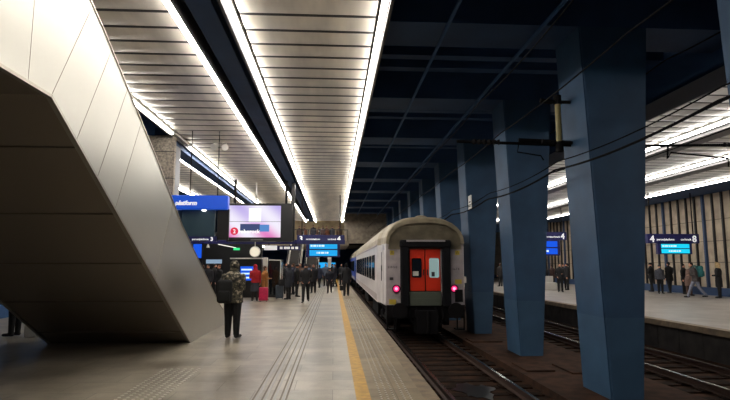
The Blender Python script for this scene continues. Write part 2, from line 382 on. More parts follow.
# ================================================================ BLUE PILLARS
ords = ['nearest full', 'second', 'third', 'fourth', 'fifth', 'sixth', 'seventh', 'eighth', 'ninth', 'tenth', 'eleventh', 'twelfth', 'thirteenth', 'fourteenth']
for i, py in enumerate(PY):
    lab = 'blue concrete pillar cut off at the right border of the picture' if i == 0 else ords[i-1]+' blue flaring concrete pillar between the two tracks'
    t = thing('pillar', lab, 'pillar', (5.22, py, -.74), 0, 'blue pillars between the tracks')
    def sec(z): 
        f = (z+.74)/6.9; return 4.90-5.22-.25*f, 5.50-5.22+.50*f
    def seg(za, zb, name, m):
        a0, a1 = sec(za); c0, c1 = sec(zb); b = B(); A, Z = za+.74, zb+.74
        hexa(b, [(a0,0,A),(a1,0,A),(a1,1.1,A),(a0,1.1,A),(c0,0,Z),(c1,0,Z),(c1,1.1,Z),(c0,1.1,Z)])
        bmesh.ops.bevel(b, geom=[e for e in b.edges if abs(e.verts[0].co.z-e.verts[1].co.z) > 1], offset=.025, segments=2, affect='EDGES')
        return obj(name, b, m, t)
    seg(-.74, .68, 'base', 'bluepaint_lo'); seg(.68, 6.15, 'shaft', 'bluepaint')

# small grey box and plate on pillars
t = thing('number_plate', 'small pale plate fixed high on the third blue pillar', 'plate', (4.62, 18.9, 3.2))
p = at(463, 205, 18.6)
b = B(); box(b, -.03, 0, -.0, .45, 0, .5); obj('plate', b, 'white', t); t.location = (4.80, 18.1, p.z-.2)
b = B(); box(b, -.033, -.03, .06, .39, .1, .14); box(b, -.033, -.03, .06, .3, .25, .29); obj('marking', b, 'text_dk', t)

# ================================================================ TRACKS
def rail_bm(x, ya, yb):
    prof = [(-.07,0),(.07,0),(.07,.015),(.012,.03),(.012,.10),(.035,.115),(.035,.14),(-.035,.14),(-.035,.115),(-.012,.10),(-.012,.03),(-.07,.015)]
    b = B(); prism(b, [(x+px, z) for px, z in prof], ya, yb, 'Y')
    box(b, x-.034, x+.034, ya, yb, .14, .142, 1)
    return b
for nm, xc, ya, yb, n0, n1 in (('near', 2.82, 1.0, Y1-1, 3.0, 24.0), ('far', 8.12, 1.0, Y1-1, 8.0, 62.0)):
    t = thing('railway_track', 'railway track under the grey coach' if nm == 'near' else 'empty railway track beside the far platform', 'track', (xc, 0, -.86))
    for s in (-.72, .72): obj('rail', rail_bm(s, ya, yb), ['rail_rust', 'rail_top'], t, loc=(0, 0, .03))
    y = n0; first = None
    while y < n1:
        if first is None:
            b = B(); bbox(b, -1.25, 1.25, -.12, .12, -.04, .012, .012, 1)
            for s in (-.72, .72): box(b, s-.16, s+.16, -.09, .09, .01, .03)
            first = obj('sleeper', b, 'sleeper', t); first.location = (0, y, 0)
        else:
            c = first.copy(); COL.objects.link(c); c.parent = t; c.location = (0, y, 0)
        y += .62
b = B(); box(b, 2.82-.6, 2.82+.6, 2, Y1-1, -.9, -.863); struct('floor', b, 'dirt', 'dirt packed between the rails of the near track', 'ground')
M['oil'] = mat('wet_oil', (.008,.007,.006), .28)
b = B(); prism(b, [(.36*(1+.25*math.sin(3*a)+.15*math.sin(7*a))*math.cos(a), .62*(1+.2*math.sin(4*a)+.12*math.sin(9*a))*math.sin(a)) for a in [2*PI*k/40 for k in range(40)]], 0, .006, 'Z'); o = obj('puddle', b, 'oil', loc=(2.82, 10.7, -.848)); tag(o, 'dark wet oil patch between the rails of the near track', 'puddle')

# ================================================================ STEEL STAIRCASE
XS0, XS1 = -5.9, -3.0
lower = [(-6.0, 3.40), (5.62, 3.38), (11.6, 0.0)]
upper = [(-6.0, 6.3), (3.7, 6.3), (6.33, 4.84), (6.76, 4.63), (7.81, 4.05), (8.97, 3.41), (10.67, 2.39), (12.31, 1.6), (14.24, 0.66), (14.85, .42), (15.7, 0.40), (15.8, 0.0)]
t = thing('staircase', 'large brushed steel clad staircase sloping up toward the viewer on the left', 'staircase', (0, 0, 0))
def off(poly, d): return [(y-d*.5, z-d) for y, z in poly]
for x0, x1 in ((XS1-.05, XS1), (XS0, XS0+.05)):
    b = B(); prism(b, lower+upper[::-1], x0, x1, 'X'); obj('side_panel', b, 'steel', t)
b = B()                                                               # soffit slab between side panels
prism(b, [(-6.0,3.43),(5.63,3.41),(11.65,.01),(12.2,.01),(5.85,3.7),(-6.0,3.7)], XS0+.05, XS1-.05, 'X'); obj('soffit', b, 'steel_under_shaded', t)
b = B(); tread = [( -6.0, 3.71), (-6.0, 3.9), (5.9, 3.9)]
y, z = 5.9, 3.9; prof = [(-6.0, 3.7), (-6.0, 3.9), (5.9, 3.9)]
n = 24; dy = (14.6-5.9)/n; dz = 3.9/n
for i in range(n): z -= dz; prof.append((y, z)); y += dy; prof.append((y, max(z, 0.002)))
prof += [(12.3, .002), (5.86, 3.7)]
prism(b, prof, XS0+.05, XS1-.05, 'X'); obj('steps', b, 'concrete', t)
b = B()                                                                # folded lip along the lower edge of the side
def ribbon(bm, line, x0, x1, w):
    for (ya, za), (yb, zb) in zip(line, line[1:]):
        d = Vector((yb-ya, zb-za)).normalized(); nrm = Vector((-d.y, d.x))*w
        hexa(bm, [(x0, ya, za), (x1, ya, za), (x1, yb, zb), (x0, yb, zb), (x0, ya+nrm.x, za+nrm.y), (x1, ya+nrm.x, za+nrm.y), (x1, yb+nrm.x, zb+nrm.y), (x0, yb+nrm.x, zb+nrm.y)])
ribbon(b, lower, XS1-.01, XS1+.010, .035); obj('edge_lip', b, 'lip', t)
for xa, xb in ((XS1-.06, XS1+.012), (XS0-.012, XS0+.06)): b = B(); ribbon(b, upper[1:-1], xa, xb, .02); obj('top_rail', b, 'lip', t)
def zl(y): return np.interp(y, [p[0] for p in lower], [p[1] for p in lower])
def zu(y): return np.interp(y, [p[0] for p in upper], [p[1] for p in upper])
b = B()                                                                # seams square to the slope
for k in (0, 1, 2, 3, 6):
    b = B(); ya = 5.62+k*.60; za = zl(ya) if ya < 11.6 else 0
    if ya > 11.6: continue
    yy, zz = ya, za
    while zz < zu(yy) and yy < 15: yy += .02; zz += .036
    a = Vector((ya, za)); c = Vector((yy, zz)); d = (c-a).normalized(); nn = Vector((-d.y, d.x))*.005
    hexa(b, [(XS1-.005, a.x, a.y), (XS1+.003, a.x, a.y), (XS1+.003, c.x, c.y), (XS1-.005, c.x, c.y)] + [(XS1-.005, a.x+nn.x, a.y+nn.y), (XS1+.003, a.x+nn.x, a.y+nn.y), (XS1+.003, c.x+nn.x, c.y+nn.y), (XS1-.005, c.x+nn.x, c.y+nn.y)])
    obj('panel_seam', b, 'seam', t)
for k in range(5):
    b = B(); ya = 5.2-k*1.5; box(b, XS1-.005, XS1+.002, ya-.005, ya, 3.4, 6.2); obj('panel_seam', b, 'seam', t)
for k in range(5):
    b = B(); ya = 5.62+(k+.6)*1.2; za = zl(ya); box(b, XS0+.06, XS1-.06, ya-.005, ya+.005, za+.018, za+.036); obj('soffit_joint', b, 'seam', t)

# ================================================================ TRAIN
# rounded coach section
def section(hw, zb, zs, zt, n=14):
    """closed outline: bottom left up the side, over the roof, down the other side"""
    pts = [(-hw, zb), (-hw, zs)]
    for i in range(1, n):
        a = PI - PI*i/n; pts.append((hw*math.copysign(abs(math.cos(a))**.72, math.cos(a)), zs+(zt-zs)*abs(math.sin(a))**.9))
    pts += [(hw, zs), (hw, zb)]
    return pts
def coach(loc, rz, L, label, side, lit, ends=True, group=None):
    t = thing('railway_coach', label, 'train coach', loc, rz, group)
    HW, zb, zs, zt = 1.42, .35, 2.30, 3.20
    we = 1.27                                                           # ends taper in at the vestibules
    secs = [(0.0, we-.02, zt-.13), (.04, we+.0, zt-.06), (.35, we+.02, zt-.0), (1.3, we+.06, zt), (1.6, HW, zt), (L-1.6, HW, zt), (L-.9, we+.04, zt), (L, we, zt-.06)]
    # walls
    b = B(); rings = []
    for y, hw, z in secs: rings.append([b.verts.new((x, y, zz)) for x, zz in section(hw, zb, zs, z)])
    N = len(rings[0])
    for A, Z in zip(rings, rings[1:]):
        for i in range(N):
            j = (i+1) % N; f = b.faces.new((A[i], A[j], Z[j], Z[i])); f.material_index = 1 if 1 <= i < N-2 else 0
    f = b.faces.new(rings[0]); f.material_index = 2; b.faces.new(rings[-1][::-1])
    body = obj('body', b, [side, 'roof', 'coach_end'], t)
    b = B()                                                             # gutters
    for s in (-1, 1): box(b, s*HW-(.0 if s > 0 else .03), s*HW+(.03 if s > 0 else 0), 1.6, L-1.6, zs-.02, zs+.03)
    obj('gutter', b, 'coach_end', t)
    b = B()
    for s in (-1, 1): box(b, s*HW-(.0 if s > 0 else .008), s*HW+(.008 if s > 0 else 0), 1.7, L-1.7, .40, .62)
    obj('skirt_band', b, 'coach_end', t)
    # windows
    n = 10
    for k in range(n):
        yy = 2.6+k*(L-5.2)/n+.25
        for s in (-1, 1):
            f = B(); bbox(f, -.02, .02, 0, 1.45, 0, .95, .015, 1); o = obj('window_frame', f, 'rubber', t); o.location = (s*HW, yy, 1.05)
            g = B(); box(g, -.024, .024, .06, 1.39, .06, .89); obj('pane', g, 'window', o)
    for y0 in (.42, L-1.3):
        for s in (-1, 1):
            d = B(); bbox(d, -.03, .03, 0, .8, 0, 1.95, .02, 1); o = obj('door', d, side, t); o.location = (s*(we+.03), y0, .36)
            g = B(); bbox(g, -.036, .036, .2, .6, 1.05, 1.7, .015, 1); obj('door_window', g, 'window', o)
            h = B(); tube(h, [(s*.06, .1, .75), (s*.06, .1, 1.25)], .015, 6); obj('handrail', h, 'black', o)
    # under-frame and bogies
    b = B(); box(b, -1.2, 1.2, .35, L-.3, .16, .36); box(b, -1.1, 1.1, 5.5, 9, -.45, .2); box(b, -1.1, 1.1, 13, 17, -.4, .2); obj('underframe', b, 'matte', t)
    for yb_ in (3.0, L-3.0):
        b = B()
        box(b, -1.0, 1.0, -.3, .3, -.2, -.06)
        for s in (-1, 1):
            box(b, s*.98-.08, s*.98+.08, -1.5, 1.5, -.32, -.12)
            for q in (-1.25, 1.25): box(b, s*.98-.1, s*.98+.1, q-.14, q+.14, -.45, -.15)
            tube(b, [(s*.98, 0, -.2), (s*.98, 0, .2)], .16, 10)
        bg = obj('bogie', b, 'matte', t); bg.location = (0, yb_, 0)
        for q in (-1.25, 1.25):
            wb = B()
            for s in (-1, 1): disc(wb, (s*.72-.06, q, -.26), .43, .12, 'X', 24)
            tube(wb, [(-.8, q, -.26), (.8, q, -.26)], .07, 8); obj('wheelset', wb, 'matte', bg)
    return t
TRZ = -math.radians(.55)
tr = coach((2.93, 17.0, 0), TRZ, 25.6, 'light grey express coach with red end doors and two lit tail lamps at the platform', 'coach', 1)
coach((2.93+.255, 17+26.4, 0), TRZ, 25.6, 'blue second coach coupled in front of the grey coach with red doors', 'coach_blue', 1)
# end wall details of first coach (local: y=0 is end plane, facing -Y)
ZT = 3.07
b = B()                                                                 # rounded roof hood rim
pts = section(1.25, .35, 2.30, 3.07); ring_o = pts[1:-1]; ins = [(x*.93, 2.28+(z-2.30)*.90) for x, z in ring_o]
A = [b.verts.new((x*1.012, -.10, z*1.004)) for x, z in ring_o]; A2 = [b.verts.new((x*1.012, .03, z*1.004)) for x, z in ring_o]
I = [b.verts.new((x, -.10, z)) for x, z in ins]; I2 = [b.verts.new((x, .03, z)) for x, z in ins]
for k in range(len(A)-1):
    b.faces.new((A[k], A[k+1], A2[k+1], A2[k])); b.faces.new((A[k], I[k], I[k+1], A[k+1])); b.faces.new((I[k], I2[k], I2[k+1], I[k+1])); b.faces.new((A2[k], A2[k+1], I2[k+1], I2[k]))
b.faces.new((A[0], A2[0], I2[0], I[0])); b.faces.new((A[-1], I[-1], I2[-1], A2[-1]))
obj('roof_rim', b, 'roof', tr, sm=False)
b = B()                                                                 # gangway: rubber frame round the doorway
bbox(b, -.80, -.53, -.22, .02, .30, 2.28, .05, 2); bbox(b, .53, .80, -.22, .02, .30, 2.28, .05, 2); bbox(b, -.82, .82, -.24, .02, 2.16, 2.42, .06, 2)
gw = obj('gangway', b, 'rubber', tr)
b = B(); box(b, -.62, .62, -.26, -.22, 2.36, 2.41); obj('gangway_lip', b, 'coach_end', gw)
b = B(); box(b, -.53, .53, -.015, .005, .5, 2.2); obj('door_recess', b, 'matte', tr)
for s in (-1, 1):
    d = B(); x0, x1 = (-.49, -.015) if s < 0 else (.015, .49)
    bbox(d, x0, x1, -.05, -.015, .80, 2.12, .01, 1); o = obj('end_door', d, 'red', tr)
    g = B(); bbox(g, x0+(.05 if s < 0 else .11), x1-(.11 if s < 0 else .05), -.062, -.045, 1.22, 1.84, .05, 3); pn = obj('door_window', g, 'window' if s < 0 else 'winlit', o)
    h = B(); tube(h, [(-s*.0+s*.06, -.09, 1.3), (s*.06, -.09, 1.48)], .02, 6); obj('door_handle', h, 'black', o)
    if s > 0:
        h = B(); box(h, .2, .3, -.068, -.062, 1.26, 1.40); obj('sticker', h, 'text_dk', o)
    else:
        h = B(); box(h, -.40, -.22, -.068, -.062, 1.28, 1.42); obj('sticker', h, 'white', o)
b = B(); box(b, .50, .53, -.07, -.02, .5, 2.15); obj('door_post', b, 'coach_end', tr)
b = B(); bbox(b, -.52, .5, -.14, -.02, .34, .78, .02, 1); box(b, -.44, .42, -.155, -.14, .54, .57); obj('footplate', b, 'undergrey', tr)
for s in (-1, 1):
    b = B(); disc(b, (s*.93, -.03, .87), .105, .06, 'Y', 20); l = obj('tail_lamp', b, 'tail', tr)
    b = B(); disc(b, (s*.93, -.04, .87), .05, .012, 'Y', 16); obj('bulb', b, 'lens', l)
    b = B(); tube(b, [(s*.93+.115*math.cos(2*PI*k/18), -.035, .87+.115*math.sin(2*PI*k/18)) for k in range(19)], .02, 6, cap=False); obj('bezel', b, 'matte', l)
    # buffers
    b = B(); tube(b, [(s*.88, .3, .22), (s*.88, -.45, .22)], .09, 12); disc(b, (s*.88, -.5, .22), .24, .05, 'Y', 20); obj('buffer', b, 'matte', tr)
b = B(); box(b, -1.25, 1.25, -.02, .35, -.05, .36); box(b, -.35, .35, -.3, .3, -.5, .2)
for s in (-1, 1): box(b, s*1.1-.14, s*1.1+.14, -.06, .3, -.42, -.38); box(b, s*1.22-.02, s*1.22+.02, -.06, -.03, -.42, .35); box(b, s*1.0-.02, s*1.0+.02, -.06, -.03, -.42, .35)
tube(b, [(0,-.35,.2),(0,-.42,0),(.03,-.4,-.3),(0,-.36,-.45)], .045, 8)
for s in (-1, 1): tube(b, [(s*.3,-.1,.3),(s*.34,-.3,.0),(s*.3,-.3,-.3),(s*.2,-.2,-.42)], .03, 8); tube(b, [(s*.5,-.05,.3),(s*.55,-.22,.0),(s*.42,-.22,-.25)], .025, 8)
obj('coupling', b, 'matte', tr)
b = B()
for x0, x1, z0, z1 in ((-1.16, -.94, .38, .54),): box(b, x0, x1, -.012, 0, z0, z1)
obj('yellow_marking', b, 'yel', tr); b = B(); box(b, .96, 1.18, -.012, 0, 1.02, 1.16); obj('yellow_marking', b, 'yel', tr)
for s in (-1, 1):
    b = B(); box(b, s*1.06-.07, s*1.06+.07, -.012, 0, 1.94, 2.08); w_ = obj('warning_sticker', b, 'yel' , tr)
    b = B(); tube(b, [(s*1.06, -.015, 2.06), (s*1.06-.04, -.015, 1.98), (s*1.06+.04, -.015, 1.98), (s*1.06, -.015, 2.06)], .007, 4, cap=False); obj('triangle', b, 'text_dk', w_)
text('coach_number', '510 5 0', .10, (-1.2, -.008, 1.52), 'text_dk', tr, depth=.003)
text('coach_number', '26-7 8', .09, (.88, -.008, 1.46), 'text_dk', tr, depth=.003)
b = B(); box(b, -1.14, -1.02, -.01, 0, 1.14, 1.23); obj('data_panel', b, 'text_dk', tr)
b = B(); box(b, .95, 1.2, -.05, 0, .45, .84); obj('socket_box', b, 'matte', tr)
b = B(); box(b, 1.27, 1.33, .0, .25, 1.05, 1.25); obj('side_plate', b, 'white', tr)
b = B(); pr = [(0, 3.05), (.28, 3.05), (.30, 3.10), (.26, 3.2), (.14, 3.27), (0, 3.29)]
for k in range(16):
    a0, a1 = 2*PI*k/16, 2*PI*(k+1)/16
    for (r0, z0), (r1, z1) in zip(pr, pr[1:]):
        v = [b.verts.new((r*math.cos(a), .75+r*math.sin(a), z)) for r, z, a in ((r0,z0,a0),(r1,z1,a0),(r1,z1,a1),(r0,z0,a1))]
        b.faces.new(v)
bmesh.ops.remove_doubles(b, verts=b.verts, dist=.001); obj('roof_ventilator', b, 'roof', tr, sm=True)
b = B(); box(b, -1.292, -1.27, .3, 1.35, 2.1, 2.25); obj('blue_band', b, 'coach_blue', tr)
b = B(); F = [b.verts.new((x, -.02, z)) for x, z in ins if True]; b.faces.new([b.verts.new((-1.19, -.02, 2.12)), *F, b.verts.new((1.19, -.02, 2.12))]); bmesh.ops.solidify(b, geom=list(b.faces), thickness=.015); obj('end_hood', b, 'roof', tr)

# ================================================================ OVERHEAD LINE
P1 = PY[1]
t = thing('line_bracket', 'black horizontal catenary bracket tube reaching left from the nearest full pillar', 'bracket', (4.77, P1+.75, 4.0))
b = B(); tube(b, [(0, 0, .0), (-2.35, 0, .05)], .03, 8); tube(b, [(0, 0, .05), (-1.1, 0, .09)], .045, 8); obj('arm', b, 'cable', t)
b = B(); tube(b, [(-1.1, 0, .03), (-1.15, -.05, -.16), (-.7, -.1, -.24), (-.65, -.1, -.33)], .014, 6); obj('steady_arm', b, 'cable', t)
b = B(); pts = [(-1.5-.05*k, 0, .045) for k in range(12)]; tube(b, pts, [.03 if k % 2 else .06 for k in range(12)], 10); obj('insulator', b, 'matte', t)
t = thing('insulator_post', 'pale yellow upright insulator rod on the side of the nearest full pillar', 'insulator', (4.44, P1+.62, 3.9))
b = B(); tube(b, [(0, 0, .0), (0, 0, 1.05)], .055, 12); obj('rod', b, 'insul', t)
b = B(); tube(b, [(0, 0, -.06), (0, 0, .14)], .075, 10); tube(b, [(0, 0, .9), (0, 0, 1.08)], .075, 10); obj('clamp', b, 'matte', t)
b = B()
for z in (.12, .95): tube(b, [(.26, 0, z), (-.18, 0, z)], .035, 8); tube(b, [(-.35, 0, z+.02), (-.12, 0, z)], .05, 8)
obj('bracket', b, 'matte', t)
t = thing('line_bracket', 'black catenary bracket with a bent steady arm over the far track, right of the pillar', 'bracket', (5.5, P1+.75, 4.0))
b = B(); tube(b, [(.15, 0, .0), (4.6, 0, .1)], .028, 8); obj('arm', b, 'cable', t)
b = B(); pts = [(.25+.05*k, 0, .0) for k in range(12)]; tube(b, pts, [.03 if k % 2 else .055 for k in range(12)], 10); obj('insulator', b, 'matte', t)
b = B(); tube(b, [(1.25, 0, .02), (1.22, 0, -.25), (1.3, 0, -.12), (2.5, 0, -.22), (2.5, 0, -.4)], .018, 6); obj('steady_arm', b, 'cable', t)
b = B(); pts = [(2.45+.05*k, 0, .06) for k in range(14)]; tube(b, pts, [.025 if k % 2 else .05 for k in range(14)], 10); obj('insulator', b, 'matte', t)
def wire(name, label, pts, r, grp='overhead cables'):
    b = B(); tube(b, pts, r, 6); tag(obj(name, b, 'cable'), label, 'cable', grp)
def sagline(x, z, ya, yb, sag=.05, span=4.55, wob=0):
    out = []; y = ya; 
    while y < yb: 
        f = ((y-P1-.5) % span)/span; out.append((x+wob*math.sin(y*.7), y, z-sag*4*f*(1-f))); y += .4
    return out
wire('contact_wire', 'upper overhead wire crossing in front of the nearest full pillar', sagline(3.2, 4.15, 3.0, 46.5, .05), .011)
wire('contact_wire', 'thin overhead wire above the near track, left of the pillars', sagline(2.8, 4.75, 3.0, 46.5, .08), .010)
wire('feeder_cable', 'thick sagging cable running along the pillar faces', sagline(4.28, 3.45, 3.5, 46, .10), .019)
wire('feeder_cable', 'second thinner cable just above the thick sagging cable', sagline(4.34, 3.62, 3.5, 46, .09), .010)
wire('contact_wire', 'overhead wire above the far track crossing the lit ceiling', sagline(8.0, 5.0, 5.0, 46.5, .12, 9.1), .022)
wire('contact_wire', 'thin wire just under the one above the far track', sagline(8.2, 4.45, 5.0, 46.5, .05, 9.1), .012)
wire('ceiling_cable', 'cable high under the dark ceiling right of the nearest full pillar', sagline(6.6, 5.7, 5.0, 46.5, .12), .014)

# ================================================================ SIGNS, SCREEN, KIOSKS
def hangsign(px0, px1, pt, pb, Y, lnum, rnum, screen, cy, label, slabel):
    a = at(px0, pb, Y); c = at(px1, pt, Y); W, Hh = c.x-a.x, c.z-a.z
    t = thing('platform_sign', label, 'sign', (a.x, Y, a.z))
    b = B(); bbox(b, 0, W, 0, .25, 0, Hh, .01, 1); obj('board', b, 'navy', t)
    text('number', lnum, Hh*.98, (.12, -.01, Hh*.14), 'wtext', t, bold=.012)
    text('number', rnum, Hh*.98, (W-.40, -.01, Hh*.14), 'wtext', t, bold=.012)
    text('lettering', 'peron/platform', Hh*.32, (.48, -.01, Hh*.3), 'wtext', t, bold=.003)
    text('lettering', 'tor/track', Hh*.32, (W-.46, -.01, Hh*.3), 'wtext', t, bold=.003, align='RIGHT')
    for x in (.25, W-.25): b = B(); tube(b, [(x, .12, Hh), (x, .12, CZ+.05-a.z)], .03, 6); obj('hanger', b, 'matte', t)
    s0, s1, st, sb = screen
    A = at(s0, sb, Y); Z = at(s1, st, Y)
    w2, h2 = Z.x-A.x, a.z-A.z+.001
    d = thing('departure_display', slabel, 'display', (A.x, Y+.02, A.z))
    b = B(); bbox(b, 0, w2, 0, .2, 0, h2, .01, 1); obj('case', b, 'navy', d)
    for k in range(2):
        z0 = h2*(.09+.46*k); b = B(); box(b, .1*w2, .92*w2, -.012, 0, z0, z0+h2*.38); s = obj('screen', b, cy, d)
        b = B()
        x = .13*w2+(.18*w2 if k == 0 else 0)
        for q in range(5): ww = w2*(.03+.03*((q*7+k) % 3)); box(b, x, x+ww, -.018, -.012, z0+h2*.14, z0+h2*.26); x += ww+.02*w2
        obj('text_line', b, 'etext', s)
    return t
hangsign(297, 344.5, 235, 242, 29, '3', '4', (306, 340, 242, 257.2), 'cyan', 'navy hanging sign numbered 3 and 4 over the near platform', 'cyan departure display hanging over the near platform crowd')
hangsign(648, 699, 234, 243.2, 27, '4', '8', (658.5, 692, 242.9, 254.2), 'cyan2', 'navy hanging sign numbered 4 and 8 over the far platform', 'cyan departure display hanging in front of the stone wall')
hangsign(528, 566.5, 232, 240, 33.5, '8', '4', (526, 560, 240.2, 255.5), 'dblue', 'navy hanging sign seen between the two nearest blue pillars', 'bright blue display seen between the two nearest blue pillars')
# wall fixture near that sign
a = at(567, 243, 31.5)
# long navy beam
a = at(176, 245.0, 26); c = at(300, 240.5, 26)
b = B(); bbox(b, a.x-1.5, at(345, 240, 26).x, 26, 26.2, a.z+.06, c.z+.03, .01, 1)
o = obj('navy_beam', b, 'navy'); tag(o, 'long navy beam running under the big video screen to the 3 and 4 sign', 'beam')
a = at(264, 250, 25.9); c = at(277, 245.6, 25.9)
t = thing('direction_sign', 'white and violet direction sign hanging below the navy beam right of the clock', 'sign', (a.x, 25.95, a.z))
b = B(); box(b, 0, c.x-a.x, 0, .1, 0, c.z-a.z); obj('white_panel', b, M['wtext'], t)
W = at(300, 250, 25.9).x-a.x; b = B(); box(b, c.x-a.x, W, 0, .1, 0, c.z-a.z); obj('violet_panel', b, 'navy', t)
b = B()
for k, x in enumerate((.75, .95, 1.1, 1.3, 1.5)): box(b, x, x+.13, -.01, 0, .05, .16)
obj('pictogram', b, 'wtext', t)
for x in (.2, 1.5): b = B(); box(b, x, x+.04, .03, .07, c.z-a.z, c.z-a.z+.12); obj('hanger', b, 'matte', t)
M['adlamp'] = emis('spot_glow', (1,1,1), 3.0)
# blue platform sign box with dark recess
Yb = 15.2
a = at(160, 209, Yb); c = at(228, 195.5, Yb)
t = thing('platform_sign', 'bright blue backlit sign reading platform, right of the staircase', 'sign', (a.x, Yb, a.z))
W, Hh = c.x-a.x, c.z-a.z
b = B(); bbox(b, 0, W, 0, .28, 0, Hh, .02, 1); obj('board', b, 'signblue', t)
text('lettering', 'platform', .175, (at(184.0, 0, Yb).x-a.x, -.012, .12), 'wtext', t, italic=True, bold=.008)
for x in (W-.35, .75): b = B(); tube(b, [(x, .25, Hh), (x, .25, CZ-a.z+.12)], .014, 8); obj('hanger', b, 'matte', t)
b = B(); ell(b, (0, 0, 0), (.07, .07, .03), 12, 6); sl = obj('downlight', b, M['adlamp'], t, sm=True); sl.location = (at(211, 0, Yb).x-a.x, .1, -.02)
M['recess'] = mat('recess_teal', rgb(38,66,80), .5)
a = at(183, 236.5, 15.6); c = at(217, 209.5, 15.6)
b = B(); box(b, a.x, c.x, 15.38, 15.46, a.z, at(183, 209, 15.2).z+.01); o = obj('teal_panel', b, 'recess'); tag(o, 'dark teal panel below the bright blue platform sign', 'panel')
a2 = at(217, 240, 15.4); c2 = at(228, 209, 15.2)
b = B(); box(b, a2.x, c2.x, 15.36, 15.47, a2.z, c2.z+.01); o = obj('black_post', b, 'black'); tag(o, 'black hanging post between the teal panel and the video screen', 'post')
a3 = at(178, 241.5, 15.35); c3 = at(217, 236.5, 15.35)
t = thing('platform_sign', 'small navy sign numbered 3 under the teal panel', 'sign', (a3.x, 15.30, a3.z))
W, Hh = c3.x-a3.x, c3.z-a3.z; b = B(); box(b, 0, W, 0, .09, 0, Hh); obj('board', b, 'navy', t)
text('number', '3', .15, (W-.17, -.01, .02), 'wtext', t, bold=.006); text('lettering', 'peron/platform', .075, (W-.22, -.01, .04), 'wtext', t, bold=.002, align='RIGHT')
# video screen
Ys = 24.0; a = at(226, 241.5, Ys); c = at(292.5, 203.5, Ys)
t = thing('video_screen', 'large hanging video wall with a pink and white robot vacuum advert', 'screen', (a.x, Ys, a.z))
W, Hh = c.x-a.x, c.z-a.z
b = B(); bbox(b, 0, W, 0, .45, 0, Hh, .02, 1); obj('case', b, 'black', t)
p0 = at(228.5, 237.3, Ys); p1 = at(281, 205.8, Ys)
def adv():
    m = bpy.data.materials.new('advert'); m.use_nodes = True; nt = m.node_tree; N = nt.nodes.new; L = nt.links.new
    nt.nodes.remove(nt.nodes['Principled BSDF']); e = N('ShaderNodeEmission'); e.inputs[1].default_value = 1.0
    tc = N('ShaderNodeTexCoord'); sx = N('ShaderNodeSeparateXYZ'); L(tc.outputs['Object'], sx.inputs[0])
    H2 = (p1.z-p0.z); 
    mr = N('ShaderNodeMapRange'); mr.inputs[1].default_value = 0; mr.inputs[2].default_value = H2; L(sx.outputs[2], mr.inputs[0])
    r = N('ShaderNodeValToRGB'); cr = r.color_ramp; cr.elements[0].color = (*rgb(225,120,190), 1); cr.elements[1].color = (*rgb(190,175,235), 1)
    e2 = cr.elements.new(.35); e2.color = (*rgb(240,160,215), 1); e3 = cr.elements.new(.5); e3.color = (*rgb(215,200,245), 1)
    L(mr.outputs[0], r.inputs[0])
    wv = N('ShaderNodeTexWave'); wv.inputs['Scale'].default_value = .35; wv.bands_direction = 'DIAGONAL'; L(tc.outputs['Object'], wv.inputs[0])
    mx = N('ShaderNodeMixRGB'); mx.inputs[2].default_value = (*rgb(245,240,255), 1); L(wv.outputs[1], mx.inputs[0]); L(r.outputs[0], mx.inputs[1])
    L(mx.outputs[0], e.inputs[0]); L(e.outputs[0], nt.nodes['Material Output'].inputs[0]); return m
M['advert'] = adv()
M['vac_dark'] = emis('advert_dark', rgb(70,80,120), 1); M['vac_blue'] = emis('advert_blue', rgb(90,140,205), 1); M['adred'] = emis('advert_red', rgb(225,50,80), 1); M['adwhite'] = emis('advert_white', (1,1,1), 1.05)
sw, sh = p1.x-p0.x, p1.z-p0.z
b = B(); box(b, 0, sw, -.012, 0, 0, sh); sc = obj('screen', b, 'advert', t); sc.location = (p0.x-a.x, 0, p0.z-a.z)
b = B(); bbox(b, sw*.22, sw*.60, -.03, -.013, sh*.20, sh*.42, .012, 2); obj('vacuum_picture', b, 'vac_dark', sc)
b = B(); bbox(b, sw*.58, sw*.78, -.028, -.013, sh*.18, sh*.40, .012, 2); obj('vacuum_picture', b, 'vac_blue', sc)
b = B(); bbox(b, sw*.38, sw*.62, -.028, -.013, sh*.48, sh*.92, .012, 2); obj('bottle_picture', b, 'adwhite', sc)
b = B(); disc(b, (sw*.11, -.03, sh*.19), sh*.12, .016, 'Y', 24); lg = obj('logo', b, 'adred', sc)
text('logo_mark', '2', sh*.17, (sw*.085, -.034, sh*.13), 'adwhite', sc, bold=.004); text('lettering', 'roborock', sh*.17, (sw*.19, -.034, sh*.13), 'adwhite', sc, bold=.008)
b = B(); box(b, 0, sw, -.034, -.012, sh*.49, sh*.50); obj('screen_joint', b, 'black', sc)
b = B(); box(b, W*.37, W*.56, -.01, 0, .05, .11); obj('badge', b, 'fascia_g', t)
for x in (.3, W-.3): b = B(); box(b, x-.05, x+.05, .18, .28, Hh, CZ+.1-a.z); obj('hanger', b, 'matte', t)
p = at(290.5, 205, Ys); b = B(); box(b, p.x, p.x+.16, Ys+.5, Ys+.7, p.z-1.6, CZ); o = obj('hanging_post', b, 'black'); tag(o, 'slim dark post right behind the video screen', 'post')
# spotlights under strip
t = thing('spotlight', 'twin white spotlights under the slatted ceiling left of centre', 'spotlight', tuple(at(220, 146, 16.8)))
zz = CZ-at(220, 146, 16.8).z
b = B(); tube(b, [(0, 0, 0), (0, 0, zz+.05)], .018, 6); tube(b, [(-.14, 0, 0), (.14, 0, 0)], .018, 6); obj('stem', b, 'white', t)
for s in (-1, 1): b = B(); tube(b, [(s*.13, .07, .04), (s*.18, -.1, -.06)], [.09, .11], 12); obj('head', b, 'white', t)
